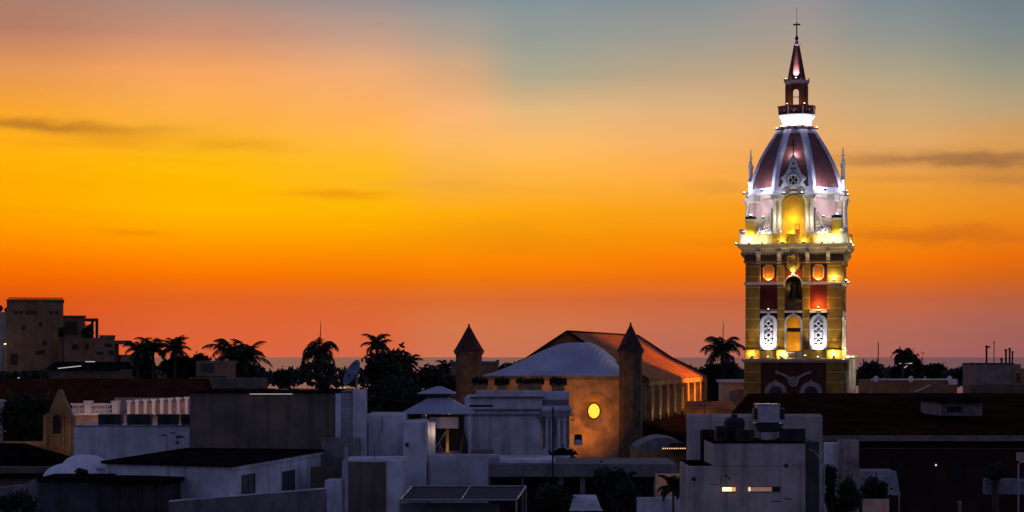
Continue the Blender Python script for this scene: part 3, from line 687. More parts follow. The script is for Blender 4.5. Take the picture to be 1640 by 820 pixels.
# ------------------------------------------------------------------ the church with the two turrets
CA = radians(-14)
CX, CY = PX(868, 150), 150
ch = thing('church', 'stone church with zinc apse roof, tiled nave and glowing round window', 'church', (CX, CY, 0), CA)
def cx(px): return (px - 868) / 20.4
def cz(py): return CZ + (HOR - py) / 20.4
b = MB(); b.box(-6.5, 6.35, .75, 6, 0, cz(605.5))
rx, rz, SQ, RO = cx(955), cz(661), 1.8, 1.26      # the front skin is cut open for the deep round window
b.box(-6.5, rx-SQ, 0, .745, 0, cz(605.5)); b.box(rx+SQ, 6.35, 0, .745, 0, cz(605.5)); b.box(rx-SQ, rx+SQ, 0, .745, rz+SQ, cz(605.5)); b.box(rx-SQ, rx+SQ, 0, .745, 0, rz-SQ)
def sqp(a): m = max(abs(cos(a)), abs(sin(a))); return (rx + SQ*cos(a)/m, rz + SQ*sin(a)/m)
for k in range(32):
    a0, a1 = 2*pi*k/32, 2*pi*(k+1)/32
    b.prism([sqp(a0), sqp(a1), (rx+RO*cos(a1), rz+1.08*RO*sin(a1)), (rx+RO*cos(a0), rz+1.08*RO*sin(a0))], 0, .745)
b.build('apse_wall', PLASTER, ch, True)
b = MB(); b.box(-6.75, 6.6, -.28, 6, cz(605.4), cz(602)); b.box(-6.6, 6.45, -.14, 6, cz(608), cz(605.5)); b.build('cornice', CONC, ch, True)
b = MB(); e = cz(602)+.01
def rect(x0, x1, y0, y1, z): return [(x0,y0,z),(x1,y0,z),(x1,y1,z),(x0,y1,z)]
def hull(x0, x1, y0, y1, z, k=.42):
    o = []
    for i in range(32):
        a = 2*pi*i/32; c, s_ = cos(a), sin(a)
        o.append(((x0+x1)/2 + (x1-x0)/2*math.copysign(abs(c)**k, c), (y0+y1)/2 + (y1-y0)/2*math.copysign(abs(s_)**k, s_), z))
    return o
b.loft([hull(-5.1,6.75,-.5,7.5,e,.2), hull(-4.3,6.2,0,7.4,cz(597),.3), hull(-3.1,5.3,.7,7.2,cz(586)), hull(-1.8,4.6,1.5,7,cz(572)), hull(-.6,3.9,2.3,6.6,cz(560),.5), hull(.35,3.3,3.0,6.2,cz(552),.5), hull(.9,2.95,3.4,5.8,cz(549),.5), hull(1.3,2.6,3.8,5.4,cz(548),.5)]); b.build('apse_roof', ZINC, ch, True)
# nave
NW, NX = 6.4, .9
b = MB(); b.box(NX-NW, NX+NW, 5.2, 37, 0, 14.1); b.build('nave_wall', PLASTER, ch, True)
zr = CZ + (HOR-532)*156/FOC
H = zr - 14.15
b = MB()
b.loft([rect(NX-NW-.4, NX+NW+.4, 4.6, 37.4, 14.15), rect(NX-NW+.9, NX+NW-.9, 4.75, 37.35, 14.15+.18*H), rect(NX-NW*.52, NX+NW*.52, 4.95, 37.3, 14.15+.44*H), rect(NX-NW*.22, NX+NW*.22, 5.2, 37.25, 14.15+.77*H), rect(NX-.1, NX+.1, 5.4, 37.2, zr)])
tl = mat('nave roof tiles', (.34,.11,.035), var=.45, scale=.9)
nt = NT(tl.node_tree); bs = tl.node_tree.nodes['Principled BSDF']; tcn = nt.new('ShaderNodeTexCoord')
wv = nt.new('ShaderNodeTexWave', wave_type='BANDS', bands_direction='Y'); wv.inputs['Scale'].default_value = 1.1; wv.inputs['Distortion'].default_value = .5
nt.link(tcn.outputs['Object'], wv.inputs['Vector']); bp = nt.new('ShaderNodeBump'); bp.inputs['Distance'].default_value = .1; bp.inputs['Strength'].default_value = .8
nt.link(wv.outputs[0], bp.inputs['Height']); nt.link(bp.outputs[0], bs.inputs['Normal'])
b.build('nave_roof', tl, ch, True)
b = MB(); b.tube([(NX, 5.4, zr+.03), (NX, 37.3, zr+.03)], .13, 6)
for yy in (5.0, 37.3):
    for s in (-1, 1): b.tube([(NX, yy+.1, zr+.03), (NX+s*NW*.22, yy+.05, 14.18+.77*H), (NX+s*NW*.52, yy, 14.2+.44*H), (NX+s*(NW-.9), yy-.1, 14.18+.18*H), (NX+s*(NW+.3), yy-.2, 14.2)], .12, 6); b.build('ridge_cap', TILEOLD, ch, True)
b = MB(); b.box(NX+NW, NX+NW+.34, 5.2, 37.3, 13.7, 14.12); b.build('eaves_cornice', PLASTER, ch, True)
for k in range(9):
    y = 6.2 + k*3.8
    b = MB(); b.box(NX+NW, NX+NW+.42, y-.42, y+.42, 0, 13.69); b.build('buttress', PLASTER, ch, True)
    if k < 8:
        b = MB(); b.box(NX+NW+.0, NX+NW+.06, y+1.45, y+2.6, 11.5, 13.2); o = b.build('window', mat('church window glass', (.05,.04,.03), rough=.3, var=0), ch, True)
        b = MB(); b.box(NX+NW+.06, NX+NW+.12, y+1.3, y+1.45, 11.4, 13.3); b.box(NX+NW+.06, NX+NW+.12, y+2.6, y+2.75, 11.4, 13.3); b.build('frame', CREAM, o, True)
# lean-to aisle roof below the side wall
b = MB(); b.add([(NX+NW,1.5,11.0),(NX+NW+5,1.5,9.6),(NX+NW+5,38,9.6),(NX+NW,38,11.0),(NX+NW,1.5,10.8),(NX+NW+5,1.5,9.4),(NX+NW+5,38,9.4),(NX+NW,38,10.8)], [(0,1,2,3),(7,6,5,4),(0,4,5,1),(1,5,6,2),(2,6,7,3),(3,7,4,0)]); b.build('aisle_roof', TILEOLD, ch, True)
b = MB(); b.box(NX+NW+.2, NX+NW+4.7, 2, 37.5, 0, 9.5); b.build('aisle_wall', PLASTER, ch, True)
# round window: stepped reveal, lit glass off centre because it is set deep
b = MB(); ring_xz(b, rx, rz, RO+.2, RO, -.05, .02, 32, 1.08); o = b.build('round_window', PLASTER, ch, True)
ix, iz = cx(950.5), cz(658)
b = MB(); q0 = [(rx+RO*cos(2*pi*k/32), .0, rz+1.08*RO*sin(2*pi*k/32)) for k in range(32)]; q1 = [(ix+.5*cos(2*pi*k/32), .62, iz+.64*sin(2*pi*k/32)) for k in range(32)]
b.loft([q1, q0], cap=False); b.build('reveal', PLASTER, o, True)
b = MB(); b.prism(disc_xz(ix, iz, .52, 24, 1.28), .60, .66); b.build('pane', mat('lit yellow glass', (.8,.6,.1), var=0, emit=(1,.62,.045), estr=1.1), o, True)
b = MB(); ring_xz(b, ix, iz, .54, .45, .55, .63, 24, 1.26); b.build('frame', WOOD, o, True)
# weeds and broken parapet lumps on top of the wall
def turret(px, Y, apex, eave, bot, hw_px, label):
    s = FOC / Y; x = PX(px, Y)
    t = thing('turret', label, 'turret', (x, Y, 0), CA, 'church turrets')
    r = hw_px / s
    z = lambda py: CZ + (HOR-py)/s
    b = MB(); b.octo([(r, 0), (r, z(eave+6)), (r*1.08, z(eave+4)), (r*1.16, z(eave+1)), (r*1.16, z(eave))]); b.build('wall', mat('dark turret stone', (.13,.095,.045), var=.45, scale=1.3, streak=.5, bump=.6, bscale=4), t, True)
    b = MB(); b.octo([(r*1.22, z(eave)+.005), (r*1.1, z(eave-3)), (r*.62, z(apex+22)), (r*.2, z(apex+6)), (.03, z(apex))]); b.build('roof', mat('dark shingles', (.07,.025,.02), var=.5, scale=3, bump=.5), t, True)
    b = MB(); b.ball((0,0,z(apex)+.02), .1, 8); b.build('finial', CONC, t, True)
turret(751, 151, 521, 563, 605, 19.5, 'dark stone turret with conical cap, left end of the church')
turret(1010, 148.2, 519, 562, 740, 17.5, 'dark stone turret with conical cap, between zinc roof and orange nave roof')
SOD = (1,.42,.06)
def wl(x, y, z):    # church local to world
    return (CX + x*cos(CA) - y*sin(CA), CY + x*sin(CA) + y*cos(CA), z)
def street_lamp(name, label, loc, h, power, color, radius=.25, group='sodium street lamps', off=.6, aim=None):
    t = thing(name, label, 'street lamp', (loc[0], loc[1], 0), 0, group)
    x, y = loc[0], loc[1]
    b = MB(); b.tube([(x,y,0),(x,y,h),(x+off*.5,y,h+.25),(x+off,y,h+.2)], [.09,.06,.05,.04], 8); b.build('pole', IRON, t)
    b = MB(); b.lathe([(.05,h+.28),(.16,h+.22),(.2,h+.1)],10,x+off,y); o = b.build('lamp_head', IRON, t)
    b = MB(); b.lathe([(.17,h+.09),(.12,h-.02),(.02,h-.06)],10,x+off,y); b.build('bulb', mat('sodium bulb', (1,.7,.3), var=0, emit=(1,.5,.1), estr=8), o)
    if aim: lamp('street_lamp_light', (off, 0, h-.3), power, color, t, radius, 76, (aim[0]-x, aim[1]-y, aim[2]), .8)
    else: lamp('street_lamp_light', (off, 0, h-.25), power, color, t, radius)
street_lamp('street_lamp', 'assumed sodium lamp on a pole beyond the far corner of the nave', wl(NX+NW+3.0, 38.0, 0), 12.6, 1200, SOD, aim=wl(NX+NW, 33, 12.4))  # assumed source of the bright far end of the side wall
street_lamp('street_lamp', 'assumed tall sodium lamp, unseen behind the bell tower, shining on the nave roof', wl(NX+NW+8.5, 33, 0), 18.5, 26000, (1,.30,.035), aim=wl(NX+3, 27, 15))  # assumed lamp hidden by the tower, added for the orange roof glow
t = thing('assumed_lane_floodlight', 'assumed floodlight on a short pole in the lane before the round church window', 'floodlight', (PX(915,144), 144, 0))  # unseen floodlight, assumed from the orange light on the front wall
b = MB(); b.tube([(PX(915,144),144,0),(PX(915,144),144,8.2)], .07, 6); b.build('pole', IRON, t)
b = MB(); b.box(PX(915,144)-.2, PX(915,144)+.2, 143.9, 144.1, 8.2, 8.5); b.build('housing', IRON, t)
wt = wl(rx-.6, 0, cz(668)); lamp('assumed_lane_lamp', (.0, .3, 8.75), 1150, (1,.35,.065), t, .2, 104, (wt[0]-PX(915,144)-.9, wt[1]-144, wt[2]+1.0), 1)
lamp('assumed_lane_lamp', (PX(748,144)-PX(915,144), 0, 11.4), 210, (1,.40,.08), t, .2, 70, (PX(770,150)-PX(915,144), 6, 14.2), 1)  # second assumed lamp, added to warm the wall by the left turret
for k in range(7):   # small uplights along the side wall
    p = wl(NX+NW+.9, 6.3 + k*4.05, 11.35)
    f = MB(); f.box(p[0]-.08, p[0]+.08, p[1]-.08, p[1]+.08, p[2]-.5, p[2]); tag(f.build('floodlight', BLACK), 'small black uplight standing at the foot of the nave side wall', 'floodlight', 'uplights along the nave wall')
    lamp('uplight', (p[0], p[1], p[2]+.12), 4.0 + 3*k, (1,.55,.16), None, .06)

# ------------------------------------------------------------------ foliage
def palm(name, label, px, py, Y, rad, seed, nf=17, droop=1.0, trunk_r=.2, group='palm trees', up=.55, spear=False):
    q = random.Random(seed); x, y, z = P(px, py - (3 if rad > 1 else 0), Y); rad *= 1.14
    t = thing(name, label, 'palm tree', (x, y, 0), 0, group)
    b = MB(); lean = q.uniform(-.5, .5)
    b.tube([(x+lean, y, 0), (x+lean*.7, y, z*.35), (x+lean*.2, y, z*.75), (x, y, z-.1)], [trunk_r*1.4, trunk_r*1.05, trunk_r*.9, trunk_r*.85], 9); b.build('trunk', BARK, t)
    b = MB()
    for k in range(nf):
        a = 2*pi*k/nf + q.uniform(-.25,.25); el = (q.uniform(-.35, .35), q.uniform(.3, .95), q.uniform(.9, 1.5))[(k * 2) % 3]
        L = rad * q.uniform(.85, 1.12); d = Vector((cos(a), sin(a), 0)); pts = []
        p = Vector((x, y, z)); ang = el; NSEG = 16; curl = (1.5 + q.uniform(-.25,.35)) * droop
        for j in range(NSEG+1):
            pts.append(p.copy()); p = p + (d*cos(ang) + Vector((0,0,1))*sin(ang)) * (L/NSEG); ang -= curl*(.5 + 1.2*j/NSEG)/NSEG*1.35
        b.tube(pts, [.045*(1-j/(NSEG+2))*rad/2.5 for j in range(NSEG+1)], 4)
        side = d.cross(Vector((0,0,1)))
        for j in range(1, NSEG*2+1):
            u = j/(NSEG*2); i = min(int(u*NSEG), NSEG-1); c = pts[i].lerp(pts[i+1], u*NSEG-i); tan = (pts[i+1]-pts[i]).normalized()
            ll = rad * .33 * (sin(pi*min(1, .16+u*.86))**.6) * q.uniform(.8,1.15)
            for s in (-1, 1):
                dn = (side*s*q.uniform(.55,.9) + tan*.55 - Vector((0,0,1))*q.uniform(.35,.95)*droop).normalized()
                w = tan * (.026 + .02*rad/2.5); e = c + dn*ll; m = c + dn*ll*.5 + Vector((0,0,.04))
                b.add([c-w, c+w, m+w*.9, e, m-w*.9], [(0,1,2,3,4)])
    if spear: b.tube([(x, y, z), (x+.1, y, z+rad*.8), (x+.05, y, z+rad*1.02)], [.07,.04,.015], 5)
    b.build('crown', LEAF, t)
    return t
def tree(name, label, px, py0, py1, Y, hw, seed, nleaf=2200, leaf=.34, group='dark trees of the old town', cat='tree', lumps=9, m=None):
    """crown spans px +- hw and rows py0..py1"""
    q = random.Random(seed); x, _, zt = P(px, py0, Y); zb = PZ(py1, Y); rx = hw*Y/FOC; rz = (zt-zb)/2; zc = (zt+zb)/2
    t = thing(name, label, cat, (x, Y, 0), 0, group)
    b = MB(); b.tube([(x,Y,0),(x+.1,Y,zb*.6),(x,Y,zc)], [.3,.24,.14], 8)
    cl = []
    for k in range(lumps):
        a = q.uniform(0, 2*pi); r = q.uniform(.25,.75); h = q.uniform(-.75,.62)
        f = sqrt(max(.1, 1-h*h))
        cl.append((x+rx*r*f*cos(a), Y+min(rx,4)*r*f*sin(a), zc+rz*h, q.uniform(.3,.55)))
    cl.append((x, Y, zc+rz*.45, .52))
    for c in cl: b.tube([(x,Y,max(zb*.7, zb-1)), ((x+c[0])/2,(Y+c[1])/2,(zb+c[2])/2), c[:3]], [.13,.09,.03], 5)
    b.build('trunk', BARK, t)
    b = MB()
    for k in range(nleaf):
        c = q.choice(cl); v = Vector((q.gauss(0,1), q.gauss(0,1), q.gauss(0,1))).normalized() * (q.random()**.45)
        p = Vector((c[0]+v.x*rx*c[3], c[1]+v.y*min(rx,4)*c[3], c[2]+v.z*rz*c[3]*.95))
        if q.random() < .06: p += v * leaf * 2
        n1 = Vector((q.gauss(0,1), q.gauss(0,1), q.gauss(0,1))).normalized(); n2 = n1.orthogonal().normalized(); l = leaf*q.uniform(.6,1.3)
        b.add([p-n1*l, p+n2*l*.45, p+n1*l, p-n2*l*.45], [(0,1,2,3)])
    b.build('crown', m or LEAF2, t)
    return t
palm('palm_tree', 'small palm of spread fronds just right of the terraced block', 222, 565, 240, 2.3, 1, up=.4)
palm('palm_tree', 'dense palm left of the twin plume palm', 245, 562, 238, 2.6, 2, 20)
palm('palm_tree', 'palm with upright plumes between dense palm and bushes', 281, 562, 238, 2.3, 3, 20, .8)
palm('palm_tree', 'large bushy palm with fronds arching right over the sea line', 372, 572, 235, 3.6, 4, 20, .95, .3)
palm('palm_tree', 'second broad palm fused to the large bushy one', 396, 576, 232, 3.0, 5, 16, .9)
palm('palm_tree', 'lone palm with drooping crown and a spear shoot on top', 512, 569, 190, 2.85, 6, 17, 1.5, spear=True)
palm('palm_tree', 'palm crown rising out of the big dark tree mass', 604, 556, 168, 1.55, 7, 15, .9)
palm('palm_tree', 'palm fronds poking from the right shoulder of the tree mass', 655, 585, 168, 1.5, 8, 12, .9)
palm('palm_tree', 'feathery palm standing left of the floodlit tower', 1157, 566, 205, 2.9, 9, 18, 1.1, .26, spear=True)
palm('palm_tree', 'tiny distant palm left of the left church turret', 714, 592, 250, 1.7, 10, 14)
palm('palm_tree', 'rounded palm crown right of the tower against the sea', 1446, 571, 260, 1.7, 11, 20, 1.3)
tree('round_tree', 'dark bush below the small palm by the terraced block', 232, 572, 612, 242, 22, 21)
tree('round_tree', 'dark bush under the twin plume palm', 285, 570, 612, 240, 26, 22)
tree('round_tree', 'low spiky bush between plume palm and large palm', 318, 565, 612, 240, 20, 23)
tree('broad_tree', 'dark foliage mass under the large bushy palm', 385, 578, 622, 232, 46, 24, 2600)
tree('round_tree', 'smooth rounded tree left of the lone drooping palm', 452, 592, 630, 225, 18, 25, 2600, .3, lumps=5)
tree('round_tree', 'small dark bush hugging the lone palm stem', 514, 602, 650, 189, 13, 26, 1500, .28)
tree('broad_tree', 'great dark tree mass behind the white gabled walls', 622, 560, 665, 166, 54, 27, 7000, .3, lumps=16)
tree('broad_tree', 'lower dark tree sloping down towards the left turret', 690, 580, 660, 166, 46, 28, 4200, .3, lumps=12)
tree('broad_tree', 'dark tree behind the gazebo roof', 640, 600, 680, 150, 60, 29, 4200, .28, lumps=12)
tree('round_tree', 'dark bush at the foot of the palm by the tower', 1155, 582, 650, 206, 34, 30, 3800, .3, lumps=12)
tree('round_tree', 'small tree between the tower and the antenna mast', 1394, 580, 612, 262, 20, 31, 1800)
tree('round_tree', 'leafy crown under the rounded palm right of the tower', 1445, 562, 606, 262, 22, 32, 2600)
tree('round_tree', 'narrow bush right of the rounded palm', 1468, 571, 600, 262, 8, 33, 800)
tree('round_tree', 'low ragged tree at right before the chimney block', 1498, 582, 610, 262, 18, 34, 1300)
tree('round_tree', 'low dark hedge tree beside the chimney block', 1545, 586, 612, 258, 26, 35, 1600)
q = random.Random(5); b = MB()          # far wood along the shore that reads as one mass
for k in range(9000):
    px = q.uniform(-60, 1720); Y = q.uniform(268, 300); top = 592 + 7*sin(px*.021)+5*sin(px*.057+1)
    if 1180 < px < 1380: top += 6
    p = Vector(P(px, q.uniform(top, 616), Y)); n1 = Vector((q.gauss(0,1), q.gauss(0,1), q.gauss(0,1))).normalized(); n2 = n1.orthogonal().normalized(); l = q.uniform(.3,.9)
    b.add([p-n1*l, p+n2*l*.5, p+n1*l, p-n2*l*.5], [(0,1,2,3)])
tag(b.build('far_wood', LEAF2), kind='stuff')
# ------------------------------------------------------------------ buildings
def slab_win(px0, px1, py0, py1, Y, parent, m=None, name='window', fm=None, fw=.06):
    m = m or DARKW
    b = MB(); x0, x1, z0, z1 = PX(px0,Y), PX(px1,Y), PZ(py1,Y), PZ(py0,Y)
    b.box(x0, x0+fw, Y-.07, Y+.01, z0, z1); b.box(x1-fw, x1, Y-.07, Y+.01, z0, z1); b.box(x0+fw, x1-fw, Y-.07, Y+.01, z1-fw, z1); b.box(x0+fw, x1-fw, Y-.07, Y+.01, z0, z0+fw)
    o = b.build(name, fm or WOOD, parent)
    b = MB(); b.box(x0+fw, x1-fw, Y-.02, Y-.004, z0+fw, z1-fw); b.build('pane', m, o)
    return o
def part(name, m, parent, px0, px1, py0, py1, Y, d, bevel=0):
    b = MB(); b.pbox(px0, px1, py0, py1, Y, d); return b.build(name, m, parent, bevel=bevel)
def dish(name, label, px, py, Y, r, rx, rz, m, base_z):
    x, y, z = P(px, py, Y)
    t = thing(name, label, 'satellite dish', (x, y, base_z))
    b = MB(); rot = Matrix.Translation((x, y, z)) @ Matrix.Rotation(rz, 4, 'Z') @ Matrix.Rotation(rx, 4, 'X')
    q = MB(); prof = [(r*k/8, .42*r*(k/8)**2) for k in range(1, 9)]
    q.lathe([(p[0], p[1]) for p in prof] + [(r, prof[-1][1]+.03)] + [(p[0], p[1]+.04) for p in prof[::-1]], 24)
    b.add([rot @ Vector(v) for v in q.v], q.f); b.build('reflector', m, t, smooth=True)
    b = MB(); tip = rot @ Vector((0,0,.8*r)); b.tube([rot @ Vector((r*.95,0,.4*r)), tip, rot @ Vector((-r*.5,r*.8,.4*r))], .03, 5); b.ball(tip, .09); b.build('feed_arm', STEEL, t)
    b = MB(); b.tube([(x, y+.1, base_z), (x, y+.1, z)], .06); b.build('mast', STEEL, t)
    return t
def antenna(label, px, py0, py1, Y, bars=0, group='roof antennas', r=.03):
    x, y, z0 = P(px, py1, Y); z1 = PZ(py0, Y)
    t = thing('antenna_mast', label, 'antenna', (x, y, z0), 0, group)
    b = MB(); b.tube([(x,y,z0),(x,y,z1)], r, 5); b.build('mast', IRON, t)
    if bars:
        b = MB()
        for k in range(bars): b.box(x-.35+.06*k, x+.35-.06*k, y-.015, y+.015, z1-.12-.16*k, z1-.09-.16*k)
        b.build('element', IRON, t)

# --- terraced apartment block at the far left
Y = 330
ab = thing('apartment_block', 'terraced beige apartment block with roof railing stepping down to the right', 'apartment block', (PX(80,Y),Y,0))
part('tower_wall', BEIGE, ab, 13, 101, 481, None, Y, 14)
part('wing_wall', mat('pale stucco', (.44,.36,.29), var=.2, scale=.3), ab, -60, 22, 500, None, Y+2, 12)
part('roof_coping', BEIGE, ab, 12, 102, 480, 482.3, Y-.2, 14.4)
part('storey_wall', BEIGE, ab, 101, 137, 506, None, Y+1, 10)
part('roof_slab', BEIGE, ab, 100.5, 138, 505, 507.5, Y+.6, 10.6)
part('terrace_wall', BEIGE, ab, 88, 175, 541, None, Y-3, 14)
part('parapet', BEIGE, ab, 150, 175.5, 536.5, 541, Y-3.2, .4)
part('balcony_slab', BEIGE, ab, 176, 201.5, 545, 551, Y-3, 12)
part('lower_wall', BEIGE, ab, 175.2, 186, 551.1, None, Y-1, 10)
part('low_wing_wall', BEIGE, ab, 186.2, 229, 568, None, Y-2, 9)
b = MB(); b.pbox(137.2, 158, 509.5, 514, Y+1, 4); b.pbox(153.5, 158, 514, 541, Y+1, .5); b.pbox(153.5, 158, 514, 541, Y+4.3, .5); b.build('pergola', mat('dark red timber', (.09,.03,.02)), ab)
b = MB()
for y in (Y+.2, Y+9):
    b.tube([(PX(15,Y),y,PZ(481,Y)),(PX(16.5,Y),y,PZ(477.5,Y)),(PX(99,Y),y,PZ(477.5,Y)),(PX(101,Y),y,PZ(481,Y))], .09, 5)
    for px in (42, 72): b.tube([(PX(px,Y),y,PZ(477.5,Y)),(PX(px,Y),y,PZ(481,Y))], .06, 5)
b.build('roof_railing', IRON, ab)
for px0, px1, py0, py1 in ((24,30,498,503),(32.5,38,498,503),(43,48,497.5,503.5),(50,54,497.5,503.5),(55.5,59.5,497.5,503.5),(79,84.5,498,503),(88,93,498,503),(68,75,546,553),(19,30,566,584),(36,42,522,529),(62,68,516,523)):
    slab_win(px0, px1, py0, py1, Y, ab, mat('dim window glass', (.07,.04,.03), rough=.7, spec=.1), fw=.1)
for px0, px1, py0, py1 in ((106,126,514,536),):
    slab_win(px0, px1, py0, py1, Y+1, ab, mat('dim window glass', None), fw=.15)
for px0, px1, py0, py1 in ((159,171,550,556),(146,157,563,568),(165,174,561,569),(108,118,551,560),(128,134,550,560),(57,72,561,568)):
    slab_win(px0, px1, py0, py1, Y-3 if px0 > 88 else Y, ab, mat('dim window glass', None), fw=.1)
for k, (px, l) in enumerate(((-1,'round dark dish at the picture edge on the wing roof'),(10.5,'smaller round dark dish next to the tall block'))):
    dish('satellite_dish', l, px, 494.5 if k == 0 else 496.5, Y+4, .62 if k == 0 else .4, radians(80), .2, IRON, PZ(500,Y+4))
tree('potted_shrub', 'shrub spilling from the terrace under the dark red pergola', 143, 519, 545, 332, 13, 41, 700, .3, 'plants on the terraced block', 'shrub', 5)
tree('potted_shrub', 'round shrub on the terrace left of the pergola', 100, 524, 541, 326, 11, 42, 500, .3, 'plants on the terraced block', 'shrub', 5)
street_lamp('street_lamp', 'small white lamp glowing against the left apartment wall', (PX(5,324),324,0), PZ(551,324), 28, (1,.85,.6), .2, off=.35)
antenna('thin mast beside the small palm near the terraced block', 234, 541, 566, 300, 0)
ab.rotation_euler.z = math.atan(-(80 - 820) / FOC)
# --- low roofs between the block and the long tiled roof
lr = thing('low_house', 'low brown house with a dark shed roof below the apartment block', 'house', (PX(140,262),262,0))
part('wall', mat('dim brown stucco', (.16,.11,.075), var=.35, scale=.4, streak=.4), lr, 78, 300, 592, None, 262, 8)
b = MB(); b.loft([rect(PX(72,262),PX(192,262),261.3,271,PZ(592,262)+.01), rect(PX(84,262),PX(186,262),264,271,PZ(579.5,262))]); b.build('roof', DARKROOF, lr)
for i, (a, c, e, f, l) in enumerate(((93,130,590,586,'slanting white tube light under the shed roof'), (137,152,579.2,579.2,'short white tube light on the shed ridge'), (298,314,590.5,594.5,'bright slanting tube light right of the palms'), (26,31,608,604.5,'tiny bright tube light low at the far left'), (1440,1461,582,582,'pale glow strip for a lit roof before the rounded palm right of the tower'), (1446,1453,590,586,'short slanting glow strip for a lit roof under the rounded palm'))):
    b = MB(); yy = 260.6; p0, p1 = P(a, e, yy), P(c, f, yy); b.tube([p0, p1], .07, 6); tag(b.build('glow_strip', mat('tube light', (.9,.85,.75), var=0, emit=(1,.86,.68), estr=.42)), l, 'tube light', 'tube lights and lit roof line glows on far roofs')  # emissive strips; the two right of the tower paint lit roof lines
wh = thing('walled_house', 'dim walled house with pale cornice between palms and grey building', 'house', (PX(330,220),220,0))
part('wall', BEIGE, wh, 314, 362, 578, None, 220, 8)
part('cornice', CONC, wh, 313, 364, 600, 602.5, 219.7, .5)
slab_win(322, 342, 582, 596, 220, wh)
part('annex_wall', GREY, wh, 300, 420, 606, None, 216, 5)
# --- long old tiled roof, left
lo = thing('long_house', 'long house under a dark reddish tiled roof at left', 'house', (PX(135,160),160,0))
b = MB(); b.box(PX(-60,160), PX(312,160), 160, 171, 0, PZ(655,160)); b.build('wall', BEIGE, lo)
b = MB(); x0, x1 = PX(-70,160), PX(316,160); e = PZ(655,160); r = PZ(606,166)
b.add([(x0,159.3,e),(x1,159.3,e),(x1,166,r),(x0,166,r),(x0,172,e),(x1,172,e),(x0,159.3,e-.18),(x1,159.3,e-.18),(x0,172,e-.18),(x1,172,e-.18)], [(0,1,2,3),(3,2,5,4),(6,7,1,0),(9,8,4,5),(6,0,3,4,8),(7,9,5,2,1),(8,9,7,6)]); b.build('roof', TILEOLD, lo)
# --- balustraded house with white piers
Y = 135
bh = thing('balustraded_house', 'pinkish house front with pierced balustrade and a row of white piers', 'house', (PX(210,Y),Y,0))
part('wall', mat('rose limewash', (.50,.36,.30), var=.25, streak=.3), bh, 108, 310, 664, None, Y+.5, 6)
part('rear_wall', mat('rose limewash', None), bh, 183, 306, 637, 664, Y+2.2, .3)
b = MB(); b.pbox(113, 183, 646, 649, Y, .4); b.pbox(113, 183, 662, 664.8, Y, .4)
for k in range(24):
    px = 115.5 + k*2.8
    if 134 < px < 145 or 177 < px: continue
    b.lathe([(.035,PZ(662,Y)),(.05,PZ(658,Y)),(.03,PZ(653,Y)),(.045,PZ(649,Y))], 6, PX(px,Y), Y+.2)
b.pbox(113, 183, 654.5, 656, Y+.1, .2); b.build('balustrade', WHITE2, bh)
for px in (140, 184):
    b = MB(); b.pbox(px-5, px+5, 645, 664, Y-.12, .6); b.pbox(px-6.5, px+6.5, 642, 645, Y-.2, .76); b.build('pedestal', WHITE2, bh)
for k in range(8):
    px = 206 + k*13.2; h = 642 - k*.75
    b = MB(); b.pbox(px-2.4, px+2.4, h+2, 664, Y, .5); b.pbox(px-4, px+4, h-1, h+2, Y-.12, .74); b.pbox(px-3.2, px+3.2, 661.5, 664, Y-.08, .66); b.build('pier', WHITE2, bh)
    b = MB(); b.pbox(px+2.5, px+10.7, h+5.5, 663, Y+.25, .15); b.build('infill_panel', mat('rose limewash', None), bh)
for px, py, p in ((250,652,6),(296,648,6),(160,670,7),(125,676,7),(215,656,5)):
    lamp('assumed_porch_light', (PX(px,Y), Y-1.3, PZ(py,Y)), p*2.0, (1,.50,.30), None, .15)  # assumed unseen lamps for the pink light on the balustrade
# --- chapel gable
Y = 124
cg = thing('chapel_front', 'small old chapel front with steep pointed gable and dark niche', 'chapel', (PX(93,Y),Y,0))
g = [(69,726),(69,667),(72,664),(79,660),(80,655),(86,640),(93,625),(95,624),(97,625),(103,640),(110,655),(111,660),(114,664),(117,667),(117,726)]
b = MB(); b.prism([(PX(a,Y), PZ(c,Y)) for a, c in g[1:-1]] + [(PX(117,Y),0),(PX(69,Y),0)], Y, Y+.7); b.build('wall', SAND, cg)
b = MB(); b.prism(arch(PX(91.5,Y), .24, PZ(694,Y), PZ(664,Y)), Y-.03, Y+.01); b.build('niche', mat('dark opening', None), cg)
for px in (72, 82, 101, 112):
    b = MB(); b.pbox(px-1.6, px+1.6, 668, 726, Y-.12, .14); b.pbox(px-2.6, px+2.6, 665, 668, Y-.18, .2); b.build('pilaster', SAND, cg)
b = MB(); b.pbox(70, 117, 696, 698.5, Y-.1, .12); b.build('string_course', SAND, cg)
cw = part('garden_wall', SAND, None, -20, 69, 707, None, 124.5, .6); tag(cw, 'low sandstone wall running left from the chapel front', 'wall')
for px, py, p, y in ((100,716,6,122.6),(40,716,7,123.2),(112,690,2.5,122.8)): lamp('assumed_garden_light', (PX(px,y), y, PZ(py,y)), p, (1,.58,.22), None, .12)  # lamps assumed, out of sight, warming the chapel front and garden wall
tree('round_tree', 'dark tree filling the yard left of the chapel front', 45, 628, 712, 130, 40, 43, 4200, .26, lumps=12)
yh = part('yard_house', mat('rose limewash', None), None, -30, 19, 642, None, 134, 5); tag(yh, 'fragment of pinkish house at the left edge behind the yard tree', 'house')
dr = thing('dark_roof_house', 'house with black tiled roof sloping down at the lower left', 'house', (PX(40,112),112,0))
b = MB(); b.box(PX(-40,112), PX(118,112), 112, 121, 0, PZ(748,112)); b.build('wall', GREY, dr)
b = MB(); b.loft([rect(PX(-60,112),PX(122,112),111.4,121.5,PZ(765,112)), rect(PX(-40,116),PX(34,116),115.5,117,PZ(711,116))]); b.build('roof', mat('black tiles', (.012,.008,.007), rough=1, var=.5, kind='tiles', spec=0), dr)
